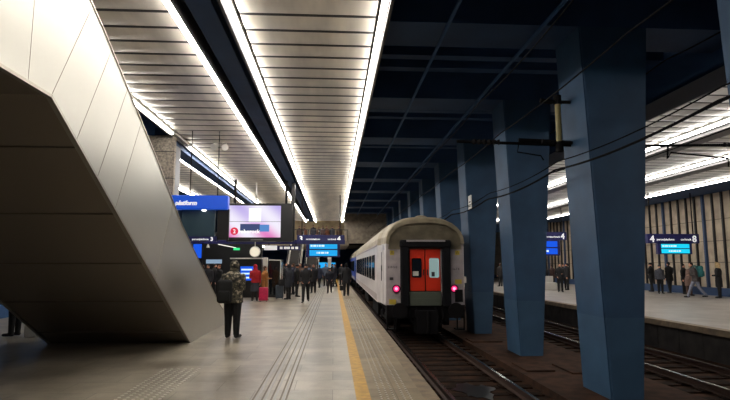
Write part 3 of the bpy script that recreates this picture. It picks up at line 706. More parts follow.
# round lit disc
p = at(254.8, 251.8, 25.2); b = B(); disc(b, (0, 0, 0), .215, .1, 'Y', 32)
M['clockface'] = emis('clock_face', rgb(245,235,210), 1.0)
t = thing('round_lamp', 'round glowing white disc hanging under the navy beam', 'lamp', tuple(p)); obj('face', b, 'clockface', t)
b = B(); tube(b, [(.23*math.cos(2*PI*k/28), .05, .23*math.sin(2*PI*k/28)) for k in range(29)], .03, 6, cap=False); obj('rim', b, 'white', t)
b = B(); box(b, -.02, .02, .03, .07, .2, CZ+.16-p.z); obj('hanger', b, 'white', t)
# kiosks
def block(px0, px1, pt, Yk, depth, name, label, cat, m='black'):
    a = at(px0, 297, Yk); c = at(px1, pt, Yk)
    t = thing(name, label, cat, (a.x, Yk, 0)); b = B(); bbox(b, 0, c.x-a.x, 0, depth, 0, c.z, .02, 1); obj('body', b, m, t); return t, c.x-a.x, c.z
t, W, Hh = block(229.5, 261.5, 259, 27.2, 1.2, 'black_kiosk', 'wide black kiosk with a blue lit screen behind the person in red', 'kiosk')
b = B(); box(b, .5, 1.35, -.015, 0, .85, 1.55); s = obj('screen', b, 'dblue', t)
b = B()
for k in range(3): box(b, .55, 1.28-.1*k, -.022, -.015, .95+.2*k, 1.03+.2*k)
obj('text_line', b, 'etext', s)
b = B(); box(b, -.03, W+.03, -.03, 1.2, Hh, Hh+.06); obj('top_edge', b, 'white', t)
a = at(262, 297, 27.1); c = at(267.5, 257.5, 27.1); b = B(); bbox(b, a.x, c.x, 27.1, 27.4, 0, c.z, .02, 1); o = obj('white_post', b, 'white'); tag(o, 'white upright post between the two black kiosks', 'post')
t, W, Hh = block(268, 281.5, 259.5, 27.3, 1.0, 'black_kiosk', 'narrow black kiosk with a white right edge beside the crowd', 'kiosk', 'glass_dark')
b = B(); box(b, W-.06, W+.0, -.03, 0, 0, Hh); box(b, 0, W, -.03, 0, Hh-.05, Hh); obj('frame', b, 'white', t)
a = at(190, 300, 28.5); c = at(230, 254, 28.5)
t = thing('display_board', 'blue lit display glimpsed beside the staircase edge', 'display', (at(193,255,24.5).x, 24.5, 0))
b = B(); q = at(193, 258, 24.5); box(b, 0, .35, 0, .1, q.z, at(193, 244, 24.5).z); obj('screen', b, 'dblue', t)
b = B(); box(b, -.05, .40, .1, .2, 0, at(193, 243, 24.5).z); obj('stand', b, 'matte', t)
# dark shop front behind and lights in the depth
b = B(); box(b, -10, -4.4, 33, 33.3, 0, 3.6); struct('wall_shop', b, 'black', 'dark shop front behind the kiosks', 'wall')
t = thing('exit_sign', 'small green lit exit sign in the dark left of the clock disc', 'sign', tuple(at(236.5, 249, 28)))
b = B(); box(b, -.16, .16, 0, .06, -.06, .06); obj('panel', b, emis('green_exit', rgb(60,220,130), 1.2), t)
b = B(); box(b, -.01, .01, .02, .04, .06, CZ-t.location.z); obj('hanger', b, 'matte', t)
t = thing('wall_lamp', 'slim white lamp bar in the dark left of the clock disc', 'lamp', tuple(at(227, 246, 30)))
b = B(); hexa(b, [(-.5,0,.08),(.5,0,-.12),(.5,.05,-.12),(-.5,.05,.08),(-.5,0,.12),(.5,0,-.08),(.5,.05,-.08),(-.5,.05,.12)]); obj('tube', b, emis('dim_tube', (1,.95,.85), 1.3), t)
b = B(); box(b, -.02, .02, .02, .04, .02, CZ-t.location.z); obj('hanger', b, 'matte', t)
t = thing('pendant_lamp', 'small white cone lamp hanging beside the staircase top edge', 'lamp', tuple(at(208, 246, 26.1)))
b = B(); tube(b, [(0,0,-.08),(0,0,.1)], [.09,.03], 12); obj('shade', b, 'white', t); b = B(); tube(b, [(0,0,.1),(0,0,at(208,240.5,26.1).z-t.location.z)], .01, 5); obj('cord', b, 'matte', t)
t = thing('info_board', 'pale lit board above the heads beside the staircase', 'board', tuple(at(206, 263.5, 30)))
b = B(); box(b, 0, .85, 0, .08, 0, .22); obj('panel', b, emis('dim_board', rgb(150,175,200), .8), t); b = B(); box(b, .1, .75, .02, .06, -1.7, 0); obj('stand', b, 'matte', t)

# ---------------------------------------------------------------- mezzanine, escalators, far end
b = B(); box(b, -9, 1.35, 47.5, 60, 3.35, 3.75); struct('floor', b, 'concrete', 'upper mezzanine floor at the far end of the platform', 'floor')
b = B(); box(b, .95, 5.2, 47.6, 48.2, 3.55, 6.3); struct('wall_end', b, 'concrete', 'beige concrete wall over the tracks at the far end', 'wall')
b = B(); box(b, 1.2, 5.2, 48.2, 60, 3.4, 3.6); struct('ceiling', b, 'matte', 'dark tunnel roof over the train', 'ceiling')
M['warmwall'] = mat('warm_wall', rgb(220,196,150), .7, noise=1.4, col2=rgb(180,156,120), emit=rgb(190,165,125), es=.0)
b = B(); box(b, -9, 1.35, 56, 56.2, 3.75, 6.4); struct('wall_mezzanine', b, 'warmwall', 'warm lit wall at the back of the mezzanine', 'wall')
t = thing('mezzanine_fill_lamp', 'warm tube lamp added to light the mezzanine wall', 'lamp', (-2, 51, 5.9)); b = B(); box(b, -5, 3, 0, .16, 0, .08); obj('tube', b, 'tube1', t)  # lamp added so the wall behind it reads bright
b = B(); box(b, -5, 3, .02, .08, .05, 1.3); obj('hanger', b, 'matte', t)
b = B()
for k in range(9): box(b, -8.4+k*1.2, -8.36+k*1.2, 47.55, 47.6, 3.75, 4.75)
box(b, -9, 1.3, 47.54, 47.6, 4.72, 4.78); o = obj('railing', b, 'steps'); tag(o, 'dark railing at the front of the mezzanine', 'railing')
for s, x in enumerate((-3.75, -2.3)):
    t = thing('escalator', ('left' if s == 0 else 'right')+' one of the two escalators rising to the mezzanine', 'escalator', (x, 40.6, 0), 0, 'escalators to the mezzanine')
    b = B(); pr = [(0, 0), (0, .12)]; yy, zz = .8, .12; pr.append((.8, .12))
    n = 18
    for k in range(n): zz += 3.6/n; pr.append((yy, zz)); yy += 6.0/n; pr.append((yy, zz))
    pr += [(6.9, 3.35), (1.4, 0)]
    prism(b, pr, .12, .98, 'X'); obj('steps', b, 'steps', t)
    for xa in (0, .98):
        b = B(); prism(b, [(-.2, 0), (-.3, .9), (.8, 1.05), (6.9, 4.7), (6.9, 3.3), (1.4, 0)], xa, xa+.12, 'X'); bl = obj('balustrade', b, 'balus', t)
        b = B(); tube(b, [(xa+.06, -.3, .92), (xa+.06, .8, 1.08), (xa+.06, 6.9, 4.73)], .05, 6); obj('handrail', b, 'rubber', bl)
    b = B(); box(b, .2, .9, 2.3, 2.6, .0, .5); obj('truss', b, 'steps', t)
# white pillars/panels in the depth under the mezzanine
for i, (px0, px1, lab) in enumerate(((309.5, 313.5, 'white lit column left under the departure display'), (327.5, 331, 'slim white column right under the departure display'))):
    a = at(px0, 290, 46.5); c = at(px1, 290, 46.5); b = B(); box(b, a.x, c.x, 46.5, 46.9, 0, 3.35); o = obj('white_column', b, 'white'); tag(o, lab, 'column', 'white columns under the mezzanine')
for i, (px, py, w_, h_, Y, lab) in enumerate(((320.5, 268, .9, .5, 48.5, 'blue far display above the crowd heads, left one'), (329.5, 267.5, 1.1, .45, 49.5, 'blue far display above the crowd heads, right one'))):
    p = at(px, py, Y); t = thing('far_display', lab, 'display', (p.x, Y, p.z)); b = B(); box(b, -w_/2, w_/2, 0, .1, 0, h_); obj('screen', b, 'cyan', t); b = B(); box(b, -.03, .03, .03, .07, h_, 3.36-p.z); obj('hanger', b, 'matte', t)
# lamp bars added to brighten the hall beneath the mezzanine
for i, x in enumerate((-6.5, -.2)):
    t = thing('under_mezzanine_fill_lamp', ['added fill lamp bar under the mezzanine behind the escalators', 'added fill lamp bar under the mezzanine near the platform edge'][i], 'lamp', (x, 48, 3.28)); b = B(); box(b, -.10, .10, 0, 9, 0, .07); obj('tube', b, 'tube1', t)
# yellow/white edge lamp strip beyond the sign
# opposite platform odds
a = at(546, 288.5, 33.5)
M['cloth'] = mat('white_cloth', rgb(190,186,180), .8)
t = thing('covered_bench', 'pale covered bench seen between the two nearest blue pillars', 'bench', (at(541, 288, 34).x, 34, 0))
b = B(); bbox(b, 0, 1.05, 0, .6, 0, .5, .04, 2); obj('seat', b, 'cloth', t); b = B(); bbox(b, 0, 1.05, .5, .62, .5, .9, .03, 2); obj('backrest', b, 'cloth', t)

# ================================================================ PEOPLE
def capsule(bm, a, b_, ra, rb, n=12):
    a, b_ = Vector(a), Vector(b_); d = b_-a
    if d.length < 1e-5: ell(bm, a, (ra,)*3); return
    x, y = basis(d); dn = d.normalized(); L = []
    for i in range(1, 4): t_ = PI/2*(1-i/3); L.append((a-dn*ra*math.sin(t_), ra*math.cos(t_)))
    L.append((b_, rb))
    for i in range(1, 3): t_ = PI/2*i/3; L.append((b_+dn*rb*math.sin(t_), rb*math.cos(t_)))
    rings = [[bm.verts.new(p+(x*math.cos(2*PI*k/n)+y*math.sin(2*PI*k/n))*r) for k in range(n)] for p, r in L]
    s = bm.verts.new(a-dn*ra); e = bm.verts.new(b_+dn*rb)
    for A, Z in zip(rings, rings[1:]):
        for k in range(n): bm.faces.new((A[k], A[(k+1)%n], Z[(k+1)%n], Z[k]))
    for k in range(n): bm.faces.new((s, rings[0][(k+1)%n], rings[0][k])); bm.faces.new((e, rings[-1][k], rings[-1][(k+1)%n]))
def loft(bm, rows, n=20):
    """rows of (z, rx, ry, cx, cy)"""
    rings = [[bm.verts.new((cx+rx*math.cos(2*PI*k/n), cy+ry*math.sin(2*PI*k/n), z)) for k in range(n)] for z, rx, ry, cx, cy in rows]
    for A, Z in zip(rings, rings[1:]):
        for k in range(n): bm.faces.new((A[k], A[(k+1)%n], Z[(k+1)%n], Z[k]))
    bm.faces.new(rings[0][::-1]); bm.faces.new(rings[-1])
def remesh(bm, voxel, it=3):
    bmesh.ops.recalc_face_normals(bm, faces=bm.faces)
    me = bpy.data.meshes.new('r'); bm.to_mesh(me); bm.free(); o = bpy.data.objects.new('r', me); COL.objects.link(o)
    m = o.modifiers.new('r', 'REMESH'); m.mode = 'VOXEL'; m.voxel_size = voxel
    s = o.modifiers.new('s', 'SMOOTH'); s.iterations = it; s.factor = .5
    dg = bpy.context.evaluated_depsgraph_get(); out = bpy.data.meshes.new_from_object(o.evaluated_get(dg))
    bpy.data.objects.remove(o); bpy.data.meshes.remove(me)
    for p in out.polygons: p.use_smooth = True
    return out
def paint(me, segs):
    """segs: (a, b, r, material index); every face takes the nearest limb's"""
    n = len(me.polygons); c = np.empty(n*3); me.polygons.foreach_get('center', c); c = c.reshape(-1, 3)
    best = np.full(n, 1e9); idx = np.zeros(n, dtype=np.int32)
    for a, b_, r, k in segs:
        a = np.array(a, float); d = np.array(b_, float)-a; L = max(d@d, 1e-9)
        t_ = np.clip(((c-a)@d)/L, 0, 1); dist = np.linalg.norm(c-(a+t_[:, None]*d), axis=1)-r
        m_ = dist < best; best[m_] = dist[m_]; idx[m_] = k
    me.polygons.foreach_set('material_index', idx)
_mc = {}
def cloth(c, rough=.8):
    key = (tuple(c), rough)
    if key not in _mc: _mc[key] = mat('cloth_%d' % len(_mc), rgb(*c), rough, noise=14, col2=tuple(v*.7 for v in rgb(*c)), bump=.15)
    return _mc[key]
def camo():
    m = mat('camouflage', rgb(80,76,62), .8); nt = m.node_tree; N = nt.nodes.new; L = nt.links.new; b = nt.nodes['Principled BSDF']
    tc = N('ShaderNodeTexCoord'); n = N('ShaderNodeTexNoise'); n.inputs['Scale'].default_value = 15; n.inputs['Detail'].default_value = 2.5; L(tc.outputs['Object'], n.inputs['Vector'])
    r = N('ShaderNodeValToRGB'); r.color_ramp.interpolation = 'CONSTANT'; cr = r.color_ramp
    cr.elements[0].color = (*rgb(34,32,30), 1); cr.elements[1].position = .46; cr.elements[1].color = (*rgb(92,86,70), 1)
    e = cr.elements.new(.53); e.color = (*rgb(58,58,46), 1); e = cr.elements.new(.60); e.color = (*rgb(160,148,128), 1)
    L(n.outputs[0], r.inputs[0]); L(r.outputs[0], b.inputs['Base Color']); return m
CAMO = camo()
def person(label, x, y, rz, h=1.72, coat=(20,20,26), trousers=(18,18,22), shoes=(12,11,11), hair=(30,22,18), head='hair', hat=None, coat_len=.80, stride=0.0,
           arms=('down', 'down'), lean=0.0, detail=2, group=None, z0=0, skirt=None, build=1.2, coatmat=None, legs=1.0, fur=None, face=False, headdown=0.0):
    """standing height h; faces local +Y; origin at the feet"""
    t = thing('person', label, 'person', (x, y, z0), rz, group)
    S = h/1.75
    def V(a, b_, c): return (a*S, b_*S, c*S)
    ly = math.tan(lean)
    def up(a, b_, c): return (a*S, (b_+max(0, c-.95)*ly)*S, c*S)
    bm = B(); segs = []
    def cap(a, b_, ra, rb, k): capsule(bm, a, b_, ra*S, rb*S); segs.append((a, b_, (ra+rb)/2*S, k))
    # legs
    for s in (-1, 1):
        a = stride*s; hip = V(s*.095, 0, .92)
        bend = .10 if a < 0 else .03
        kn = V(s*.10, math.sin(a)*.44+bend*abs(a)*2, .50+.02*abs(a)); an = V(s*.105, math.sin(a)*.86-(0.10*abs(a) if a < 0 else 0), .095+(.10*abs(a) if a < 0 else 0))
        cap(hip, kn, .112*legs, .080*legs, 0); cap(kn, an, .078*legs, .060*legs, 0)
        toe = (an[0]+s*.03*S, an[1]+.165*S, (an[2]-.055*S)); heel = (an[0], an[1]-.035*S, an[2]-.045*S)
        capsule(bm, heel, toe, .045*S, .036*S); segs.append((heel, toe, .04*S, 1)); capsule(bm, an, heel, .04*S, .042*S)
    # trunk
    rows = [(.84,.13,.10),(.92,.165,.115),(1.0,.155,.108),(1.10,.135,.098),(1.22,.155,.112),(1.34,.175,.118),(1.42,.172,.100),(1.47,.12,.075),(1.50,.065,.06)]
    loft(bm, [(z*S, rx*S*build, ry*S*build, 0, max(0, z-.95)*ly*S) for z, rx, ry in rows]); segs.append((V(0,0,.86), V(0,0,1.0), .15*S, 0)); segs.append((up(0,0,1.05), up(0,0,1.44), .15*S, 2))
    # neck and head
    hy = math.sin(headdown)*.10
    nk = up(0, -.005, 1.47); hb = up(0, .015+hy*.5, 1.56); cap(nk, hb, .056, .052, 3)
    hc = up(0, .02+hy, 1.645)
    ell(bm, hc, (.073*S, .092*S, .108*S), 16, 12); segs.append((hc, hc, .09*S, 3))
    jaw = (hc[0], hc[1]+.03*S, hc[2]-.06*S); ell(bm, jaw, (.052*S, .055*S, .05*S), 12, 8)
    ns = (hc[0], hc[1]+.092*S, hc[2]-.012*S); capsule(bm, (hc[0], hc[1]+.082*S, hc[2]+.018*S), (ns[0], ns[1]+.012*S, ns[2]-.012*S), .010*S, .015*S, 8)
    for s in (-1, 1): ell(bm, (hc[0]+s*.074*S, hc[1]-.005*S, hc[2]-.01*S), (.012*S, .022*S, .032*S), 8, 6)
    capsule(bm, (hc[0]-.02*S, hc[1]+.083*S, hc[2]-.052*S), (hc[0]+.02*S, hc[1]+.083*S, hc[2]-.052*S), .009*S, .009*S, 8)
    # arms
    hands = []; armseg = []
    for s, pose in zip((-1, 1), arms):
        sh = up(s*.175*build, 0, 1.405)
        if pose == 'down': el = up(s*.235, -.02, 1.12); wr = up(s*.245, .04, .87); hd = Vector((0, .12, -1))
        elif pose == 'swing_f': el = up(s*.225, .05, 1.13); wr = up(s*.21, .22, .95); hd = Vector((0, .5, -1))
        elif pose == 'swing_b': el = up(s*.235, -.12, 1.14); wr = up(s*.24, -.18, .89); hd = Vector((0, -.1, -1))
        elif pose == 'front': el = up(s*.235, .03, 1.13); wr = up(s*.12, .24, 1.12); hd = Vector((-s*.5, .8, .15))
        elif pose == 'pocket': el = up(s*.265, -.06, 1.14); wr = up(s*.19, .08, .96); hd = Vector((-s*.3, .5, -.8))
        elif pose == 'phone': el = up(s*.215, .06, 1.14); wr = up(s*.10, .26, 1.32); hd = Vector((-s*.3, .4, .8))
        elif pose == 'reach': el = up(s*.20, .18, 1.22); wr = up(s*.17, .42, 1.16); hd = Vector((0, 1, 0))
        cap(sh, el, .052, .042, 2); cap(el, wr, .040, .028, 2); armseg.append((sh, el, wr))
        hd.normalize(); x_, y_ = basis(hd); side = Vector((0, 1, 0)) if abs(hd.y) < .8 else Vector((-s, 0, 0)); side = (side-hd*side.dot(hd)).normalized(); nrm = hd.cross(side)
        w0 = Vector(wr); pc = w0+hd*.075*S
        for q in (-.026, -.009, .009, .026):
            p0 = w0+side*q*.6*S+hd*.015*S; p1 = w0+side*q*S+hd*.085*S
            cap(tuple(p0), tuple(p1), .014, .011, 3)
            ln = {-.026:.055, -.009:.072, .009:.078, .026:.068}[q]*S
            k1 = p1+(hd*.8+nrm*-s*.35)*ln*.5; k2 = k1+(hd*.5+nrm*-s*.75)*ln*.5
            cap(tuple(p1), tuple(k1), .0095, .009, 3); cap(tuple(k1), tuple(k2), .009, .0075, 3)
        tb = w0+side*.022*S+hd*.03*S; t1 = tb+(side*.8+hd*.7)*.035*S; t2 = t1+(side*.2+hd*1)*.03*S
        cap(tuple(tb), tuple(t1), .013, .011, 3); cap(tuple(t1), tuple(t2), .011, .009, 3)
        hands.append(pc+hd*.03*S)
    vox = {3: .009, 2: .012, 1: .02}[detail]
    me = remesh(bm, vox, 2); paint(me, segs)
    cm = coatmat or cloth(coat)
    for m_ in (cloth(trousers), cloth(shoes, .5), cm, M['skin']): me.materials.append(m_)
    body = link('body', me, t)
    # coat: torso, sleeves, hem
    bm = B(); zb = coat_len
    rows = [(zb, .185 if zb < .85 else .175, .135), (max(.95, zb+.02), .178, .130), (1.08, .160, .120), (1.22, .180, .134), (1.34, .198, .138), (1.42, .190, .120), (1.475, .13, .095), (1.52, .085, .08)]
    if zb < .8: rows.insert(1, (.85, .185, .138))
    loft(bm, [(z*S, rx*S*build, ry*S*build, 0, max(0, z-.95)*ly*S) for z, rx, ry in rows], 24)
    for (sh, el, wr) in armseg:
        capsule(bm, sh, el, .068*S, .056*S); w2 = Vector(el).lerp(Vector(wr), .93); capsule(bm, el, w2, .055*S, .043*S)
    me = remesh(bm, max(vox, .012), 4); me.materials.append(cm); ob = link('coat', me, t)
    if skirt:
        bm = B(); loft(bm, [(.46*S, .21*S, .17*S, 0, 0), (.7*S, .20*S, .15*S, 0, 0), (.95*S, .17*S, .13*S, 0, 0)], 24); me = remesh(bm, .014, 2); me.materials.append(cloth(skirt)); link('skirt', me, t)
    # hair, hood, hat
    hx, hyy, hz = hc
    if head in ('hair', 'long'):
        bm = B(); ell(bm, (hx, hyy-.018*S, hz+.022*S), (.082*S, .094*S, .102*S), 16, 12)
        if head == 'long': loft(bm, [(hz-.20*S, .07*S, .035*S, hx, hyy-.075*S), (hz-.08*S, .085*S, .05*S, hx, hyy-.055*S), (hz+.04*S, .08*S, .06*S, hx, hyy-.03*S)], 14)
        me = remesh(bm, .012, 2); me.materials.append(cloth(hair)); link('hair', me, t)
    if head == 'hood':
        bm = B(); ell(bm, (hx, hyy-.028*S, hz+.010*S), (.108*S, .112*S, .128*S), 16, 12); loft(bm, [(hz-.17*S, .13*S, .10*S, hx, hyy-.03*S), (hz-.07*S, .10*S, .09*S, hx, hyy-.035*S)], 16)
        me = remesh(bm, .012, 3); me.materials.append(cloth(hat) if hat else cm); hd_ = link('hood', me, t)
        if fur:
            bm = B(); tube(bm, [(hx+.10*S*math.cos(2*PI*k/16), hyy+.05*S, hz+.01*S+.125*S*math.sin(2*PI*k/16)) for k in range(17)], .035*S, 8, cap=False); obj('fur_trim', bm, cloth(fur), hd_, sm=True)
    if head == 'hat':
        bm = B(); ell(bm, (hx, hyy-.006*S, hz+.045*S), (.086*S, .102*S, .085*S), 16, 12); tube(bm, [(hx+.083*S*math.cos(2*PI*k/16), hyy-.005*S+.10*S*math.sin(2*PI*k/16), hz+.025*S) for k in range(17)], .016*S, 8, cap=False)
        me = remesh(bm, .011, 2); me.materials.append(cloth(hat or (20,20,24))); link('hat', me, t)
    if face:
        bm = B()
        for s in (-1, 1): ell(bm, (hx+s*.031*S, hyy+.083*S, hz+.002*S), (.012*S, .009*S, .007*S), 8, 6)
        obj('eyes', bm, 'black', t, sm=True)
    return t, hands, S
def to_world(t, p):
    c, s = math.cos(t.rotation_euler[2]), math.sin(t.rotation_euler[2]); return Vector((t.location.x+p[0]*c-p[1]*s, t.location.y+p[0]*s+p[1]*c, t.location.z+p[2]))
def backpack(owner, S, label, col, w=.30, hgt=.46, d=.17, zc=1.22, lean=0, slim=0):
    t = thing('backpack', label, 'backpack', tuple(owner.location), owner.rotation_euler[2])
    y0 = -.13*S+math.tan(lean)*.27
    b = B(); bbox(b, -w/2, w/2, y0-d, y0-.0, zc-hgt/2, zc+hgt/2, .078, 4); m = cloth(col); obj('bag', b, m, t, sm=True)
    b = B(); bbox(b, -w*.38, w*.38, y0-d-.05, y0-d+.02, zc-hgt*.42, zc+.02, .03, 3); obj('pocket', b, m, t, sm=True)
    b = B()
    for s in (-1, 1): tube(b, [(s*.09, y0-.02, zc+hgt*.40), (s*.11, y0+.08, zc+hgt/2+.02), (s*.12, y0+.24, zc+.16), (s*.14, y0+.26, zc), (s*.16, y0+.12, zc-.16), (s*.12, y0-.02, zc-.18)], .018, 6)
    tube(b, [(-.03, y0-.05, zc+hgt/2-.01), (0, y0-.05, zc+hgt/2+.04), (.03, y0-.05, zc+hgt/2-.01)], .01, 6)
    obj('strap', b, m, t, sm=True); return t
def handbag(p, label, col, w=.30, hgt=.26, d=.12, drop=.22, name='handbag', rz=0):
    t = thing(name, label, 'bag', (p.x, p.y, p.z-drop-hgt), rz)
    b = B(); bbox(b, -w/2, w/2, -d/2, d/2, 0, hgt, .03, 2); obj('bag', b, cloth(col), t, sm=True)
    b = B(); tube(b, [(-w*.3, 0, hgt-.01), (-.04, 0, hgt+drop), (.04, 0, hgt+drop), (w*.3, 0, hgt-.01)], .009, 6); obj('handle', b, cloth(col), t); return t
def suitcase(x, y, rz, label, col, w=.40, hgt=.58, d=.24, name='suitcase'):
    t = thing(name, label, 'suitcase', (x, y, 0), rz)
    b = B(); bbox(b, -w/2, w/2, -d/2, d/2, .05, .05+hgt, .04, 3); m = cloth(col, .45); obj('shell', b, m, t, sm=True)
    b = B()
    for k in (-1, 0, 1): box(b, k*w*.26-.008, k*w*.26+.008, -d/2-.006, d/2+.006, .10, hgt)
    obj('rib', b, m, t)
    for sx in (-1, 1):
        for sy in (-1, 1): b = B(); disc(b, (sx*w*.36-.012, sy*d*.3, .027), .027, .024, 'X', 12); obj('wheel', b, 'rubber', t)
    b = B(); tube(b, [(-.09, 0, hgt), (-.09, 0, hgt+.36), (.09, 0, hgt+.36), (.09, 0, hgt)], .012, 6); obj('pull_handle', b, 'matte', t); return t
def gp(px, Y): return at(px, 265, Y).x
# 1 camouflage man
t, hn, S = person('person in a camouflage hooded jacket and black trousers standing beside the steel staircase', -2.26, 12.3, -.22, 1.70, trousers=(14,14,18), shoes=(10,10,10), head='hood',
                  coatmat=CAMO, coat_len=.80, arms=('front', 'front'), detail=3, build=1.32, headdown=.5, legs=1.16)
bp_ = backpack(t, S, 'black backpack hanging from the left shoulder of the camouflaged person', (12,12,13), .33, .52, .19, 1.04)
bp_.location = (-2.26-.16, 12.26, 0); bp_.rotation_euler[2] = .10
# 2 red jacket
t, hn, S = person('person in a red hooded jacket and dark skirt standing before the black kiosk', gp(255.5, 24.6), 24.6, .2, 1.63, coat=(170,16,30), trousers=(40,32,34), skirt=(48,50,60), coat_len=.88, head='hood', arms=('front', 'down'), hat=(185,14,34), build=1.15)
t, hn, S = person('person in a long tan coat beside a pink suitcase', gp(265, 25.0), 25.0, -1.2, 1.56, coat=(176,118,60), trousers=(60,44,40), coat_len=.50, hair=(90,62,44), head='long', arms=('down', 'front'), build=1.3)
suitcase(gp(264.2, 24.2), 24.2, .1, 'pink red upright suitcase beside the person in tan', (200,28,80))
# 4 dark puffer
t, hn, S = person('person in a shiny dark hooded puffer coat seen side on, left of the crowd', gp(289, 25.6), 25.6, 1.1, 1.64, coat=(38,42,52), head='hood', coat_len=.62, arms=('front', 'front'), build=1.25)
handbag(to_world(t, hn[0]), 'dark shoulder bag held by the person in the dark puffer coat', (24,24,28), .34, .3, .14, .12)
suitcase(gp(280.2, 25.9), 25.9, 0, 'grey blue upright suitcase left of the person in the dark puffer coat', (70,84,96), .36, .62, .24)
# 5 man walking in black
t, hn, S = person('person in black walking away, legs apart, in the middle of the platform', gp(306, 23.6), 23.6, PI+.0, 1.66, stride=.32, coat_len=.84, arms=('pocket', 'pocket'), head='hat', hat=(34,32,34), build=1.1, face=True)
t, hn, S = person('person in black standing just right of the walking person in black', gp(313.6, 31), 31, 3.0, 1.66, coat=(24,24,34), coat_len=.7, head='hair', face=True, arms=('down', 'phone'))
t, hn, S = person('person in dark blue striding, halfway down the platform', gp(319.6, 38), 38, .4, 1.62, stride=.35, coat=(36,44,66), coat_len=.72, arms=('swing_f', 'swing_b'))
t, hn, S = person('short person in a dark jacket and brownish trousers in the middle distance', gp(329.8, 31), 31, PI-.1, 1.44, coat=(26,28,44), trousers=(50,42,44), coat_len=.8, arms=('pocket', 'pocket'), head='hat', hat=(30,34,50), stride=.15)
t, hn, S = person('tall person in black walking by the yellow line with a bag in one hand', gp(346.4, 28.2), 28.2, .05, 1.71, stride=.12, coat_len=.70, arms=('down', 'down'), head='hair', hair=(16,14,14), build=1.12)
handbag(to_world(t, hn[0]), 'small dark bag carried by the tall person in black', (28,24,24), .22, .26, .1, .20)
# crowd around x 284..340
crowd = [(283.5, 30, 1.66, (18,18,22), 'hair', 'front', 'person in black at the left end of the crowd, behind the narrow kiosk edge'),
 (286.5, 33.5, 1.74, (62,60,70), 'hair', 'down', 'person in charcoal behind the dark puffer coat, taller than it'),
 (293.5, 29.5, 1.70, (34,38,60), 'hair', 'pocket', 'person in dark navy right behind the puffer coat, brown hair'),
 (297, 27.6, 1.64, (16,16,18), 'hat', 'front', 'person in black with a knitted hat left of the walking person in black'),
 (300.5, 32, 1.72, (84,60,50), 'hair', 'down', 'person in dark brown half hidden by the walking person in black'),

 (310.2, 35, 1.66, (70,80,104), 'long', 'down', 'person with long hair behind the walking person in black'),

 (325.8, 41, 1.72, (78,86,104), 'hair', 'down', 'far person in slate grey left of the short person'),
 (335.0, 40, 1.68, (24,26,40), 'hair', 'down', 'far person in navy right of the short person'),

 (332.3, 46, 1.72, (50,40,40), 'hair', 'down', 'most distant person in brown in the middle of the platform'),
 (341.6, 44, 1.70, (22,24,30), 'hair', 'down', 'most distant person beside the train side')]
hc_ = [(52,34,26), (28,20,16), (90,60,40), (20,20,22), (60,44,34)]
for i, (px, Y, h, col, hd, arm, lab) in enumerate(crowd):
    person(lab, gp(px, Y), Y, (.2, 3.0, 1.2, -1.4, 2.6)[i % 5], h, coat=col, head=hd, hair=hc_[i % 5], arms=(arm, 'down'), coat_len=(.8, .62, .7)[i % 3], stride=(.0, .2, .1)[i % 3], group='crowd on the near platform', detail=1)
for i, (px, Y, h, lab) in enumerate(((203, 27, 1.62, 'person in black with brown hair, leftmost beside the staircase edge'), (208.5, 26, 1.64, 'person in black second from the staircase edge'),
                                    (214.5, 28, 1.68, 'person in black left of the camouflaged person'), (219.5, 26.5, 1.62, 'person with reddish hair just left of the camouflaged head'))):
    person(lab, gp(px, Y), Y, (.3, 2.8, -1, 2.4)[i], h, coat=((16,16,20), (22,22,30), (30,26,28), (18,18,22))[i], hair=((80,54,40), (30,22,18), (24,24,26), (120,70,50))[i], group='people behind the staircase', detail=1, head='hair')
# left of staircase: post and white bag glimpsed
t, hn, S = person('person in black mostly hidden behind the lower left of the staircase', at(17, 330, 13.0).x-.0, 12.9, 1.4, 1.7, trousers=(10,10,12), detail=2)
t = thing('shopping_bag', 'white bag on the floor behind the lower left corner of the staircase', 'bag', (at(25, 330, 12.6).x+.08, 12.7, 0)); b = B(); bbox(b, -.13, .13, -.06, .06, 0, .30, .02, 2); obj('bag', b, 'white', t)
b = B(); tube(b, [(-.06, 0, .3), (-.04, 0, .42), (.04, 0, .42), (.06, 0, .3)], .008, 5); obj('handle', b, 'white', t)
# mezzanine onlookers
for i, px in enumerate((299, 303.5, 313, 318, 322.5, 326, 332, 339)):
    person(['leftmost onlooker on the mezzanine', 'second onlooker from the left on the mezzanine', 'third onlooker from the left on the mezzanine', 'fourth onlooker from the left on the mezzanine',
            'fifth onlooker from the left on the mezzanine', 'third onlooker from the right on the mezzanine', 'second onlooker from the right on the mezzanine', 'rightmost onlooker on the mezzanine'][i],
           gp(px, 53), 52.6+.9*(i % 2), PI, 1.68+.05*(i % 3), coat=((70,50,46), (130,80,56), (40,40,50), (110,84,66))[i % 4], hair=hc_[i % 5], z0=3.75, detail=1, group='onlookers on the mezzanine')
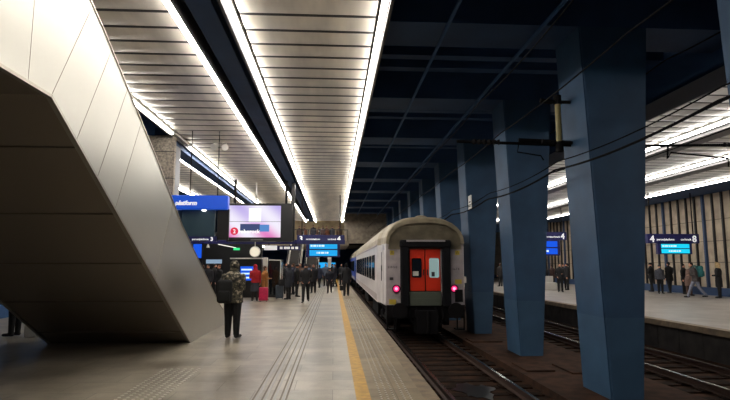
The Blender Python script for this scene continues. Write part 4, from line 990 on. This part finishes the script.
# far platform people
def fp(px, Y, *a, **k):
    if px > 640:                                                       # keep clear of the wall, same bearing
        X = {650.5: 19.3, 659: 18.6, 668.5: 19.4, 683: 19.6, 687.5: 18.9, 694.5: 18.1, 717.5: 19.0}[px]
        p = at(px, 265, 1.0); Y = X/p.x
    return person(a[0], gp(px, Y), Y, *a[1:], **k)
fp(650.5, 33.3, 'person in black with a hat at the left end of the far platform group', .6, 1.74, coat=(18,18,22), head='hat', arms=('front', 'down'), stride=.1, group='people on the far platform')
fp(659, 32.0, 'person in a grey jacket in the far platform group by the wall', 2.9, 1.62, coat=(74,76,86), trousers=(18,18,20), head='hat', hat=(60,60,66), coat_len=.88, build=1.2, face=True, group='people on the far platform')
fp(668.5, 32.6, 'tall person in black right of the grey jacket by the wall', .2, 1.78, coat=(14,14,18), head='hair', arms=('down', 'front'), coat_len=.7, stride=.12, group='people on the far platform')
fp(683, 33.0, 'person in a black jacket behind the leaning blond person', -2.6, 1.66, coat=(22,20,24), head='hair', face=True, group='people on the far platform')
fp(687.5, 30.6, 'blond person in brown leaning forward left of the teal backpack', -1.3, 1.66, coat=(110,86,76), trousers=(84,60,52), head='long', hair=(200,170,130), lean=.35, arms=('reach', 'down'), coat_len=.55, group='people on the far platform')
t, hn, S = fp(694.5, 29.0, 'person in pale blue jeans walking left with a teal backpack', 1.25, 1.74, coat=(70,62,62), trousers=(120,124,140), hair=(44,30,26), lean=.22, stride=.42, arms=('front', 'swing_b'), group='people on the far platform')
b_ = backpack(t, S, 'big teal backpack on the person walking left on the far platform', (40,110,112), .42, .56, .26, 1.30, lean=.22)
fp(717.5, 29.2, 'person in a long black coat with a pale fur hood at the right end', .8, 1.72, coat=(16,15,18), head='hood', fur=(214,186,140), hat=(206,176,130), coat_len=.55, arms=('front', 'front'), build=1.15, group='people on the far platform')
fp(559.5, 31.5, 'person in black facing the camera, seen between the two nearest blue pillars', PI-.3, 1.70, coat=(16,16,20), head='hair', hair=(60,44,36), face=True, arms=('front', 'pocket'), build=1.1, group='people on the far platform')
for i, (px, Y, c, lab) in enumerate(((544, 35.2, (30,28,34), 'person in charcoal behind the covered bench'), (552, 36, (60,40,36), 'person in brown behind the bench, left of the person facing the camera'), (563, 35, (34,38,48), 'person in slate blue just right of the person facing the camera'), (567, 34, (22,22,26), 'person in black beside the left edge of the nearest full pillar'),
                               (500, 40, (40,36,36), 'person in dark clothes seen between the second and third pillars'))):
    fp(px, Y, lab, (2.6, .4, 2.9, 1.2, .3)[i], 1.6+.04*i, coat=c, hair=hc_[i % 5], group='people on the far platform', detail=1)
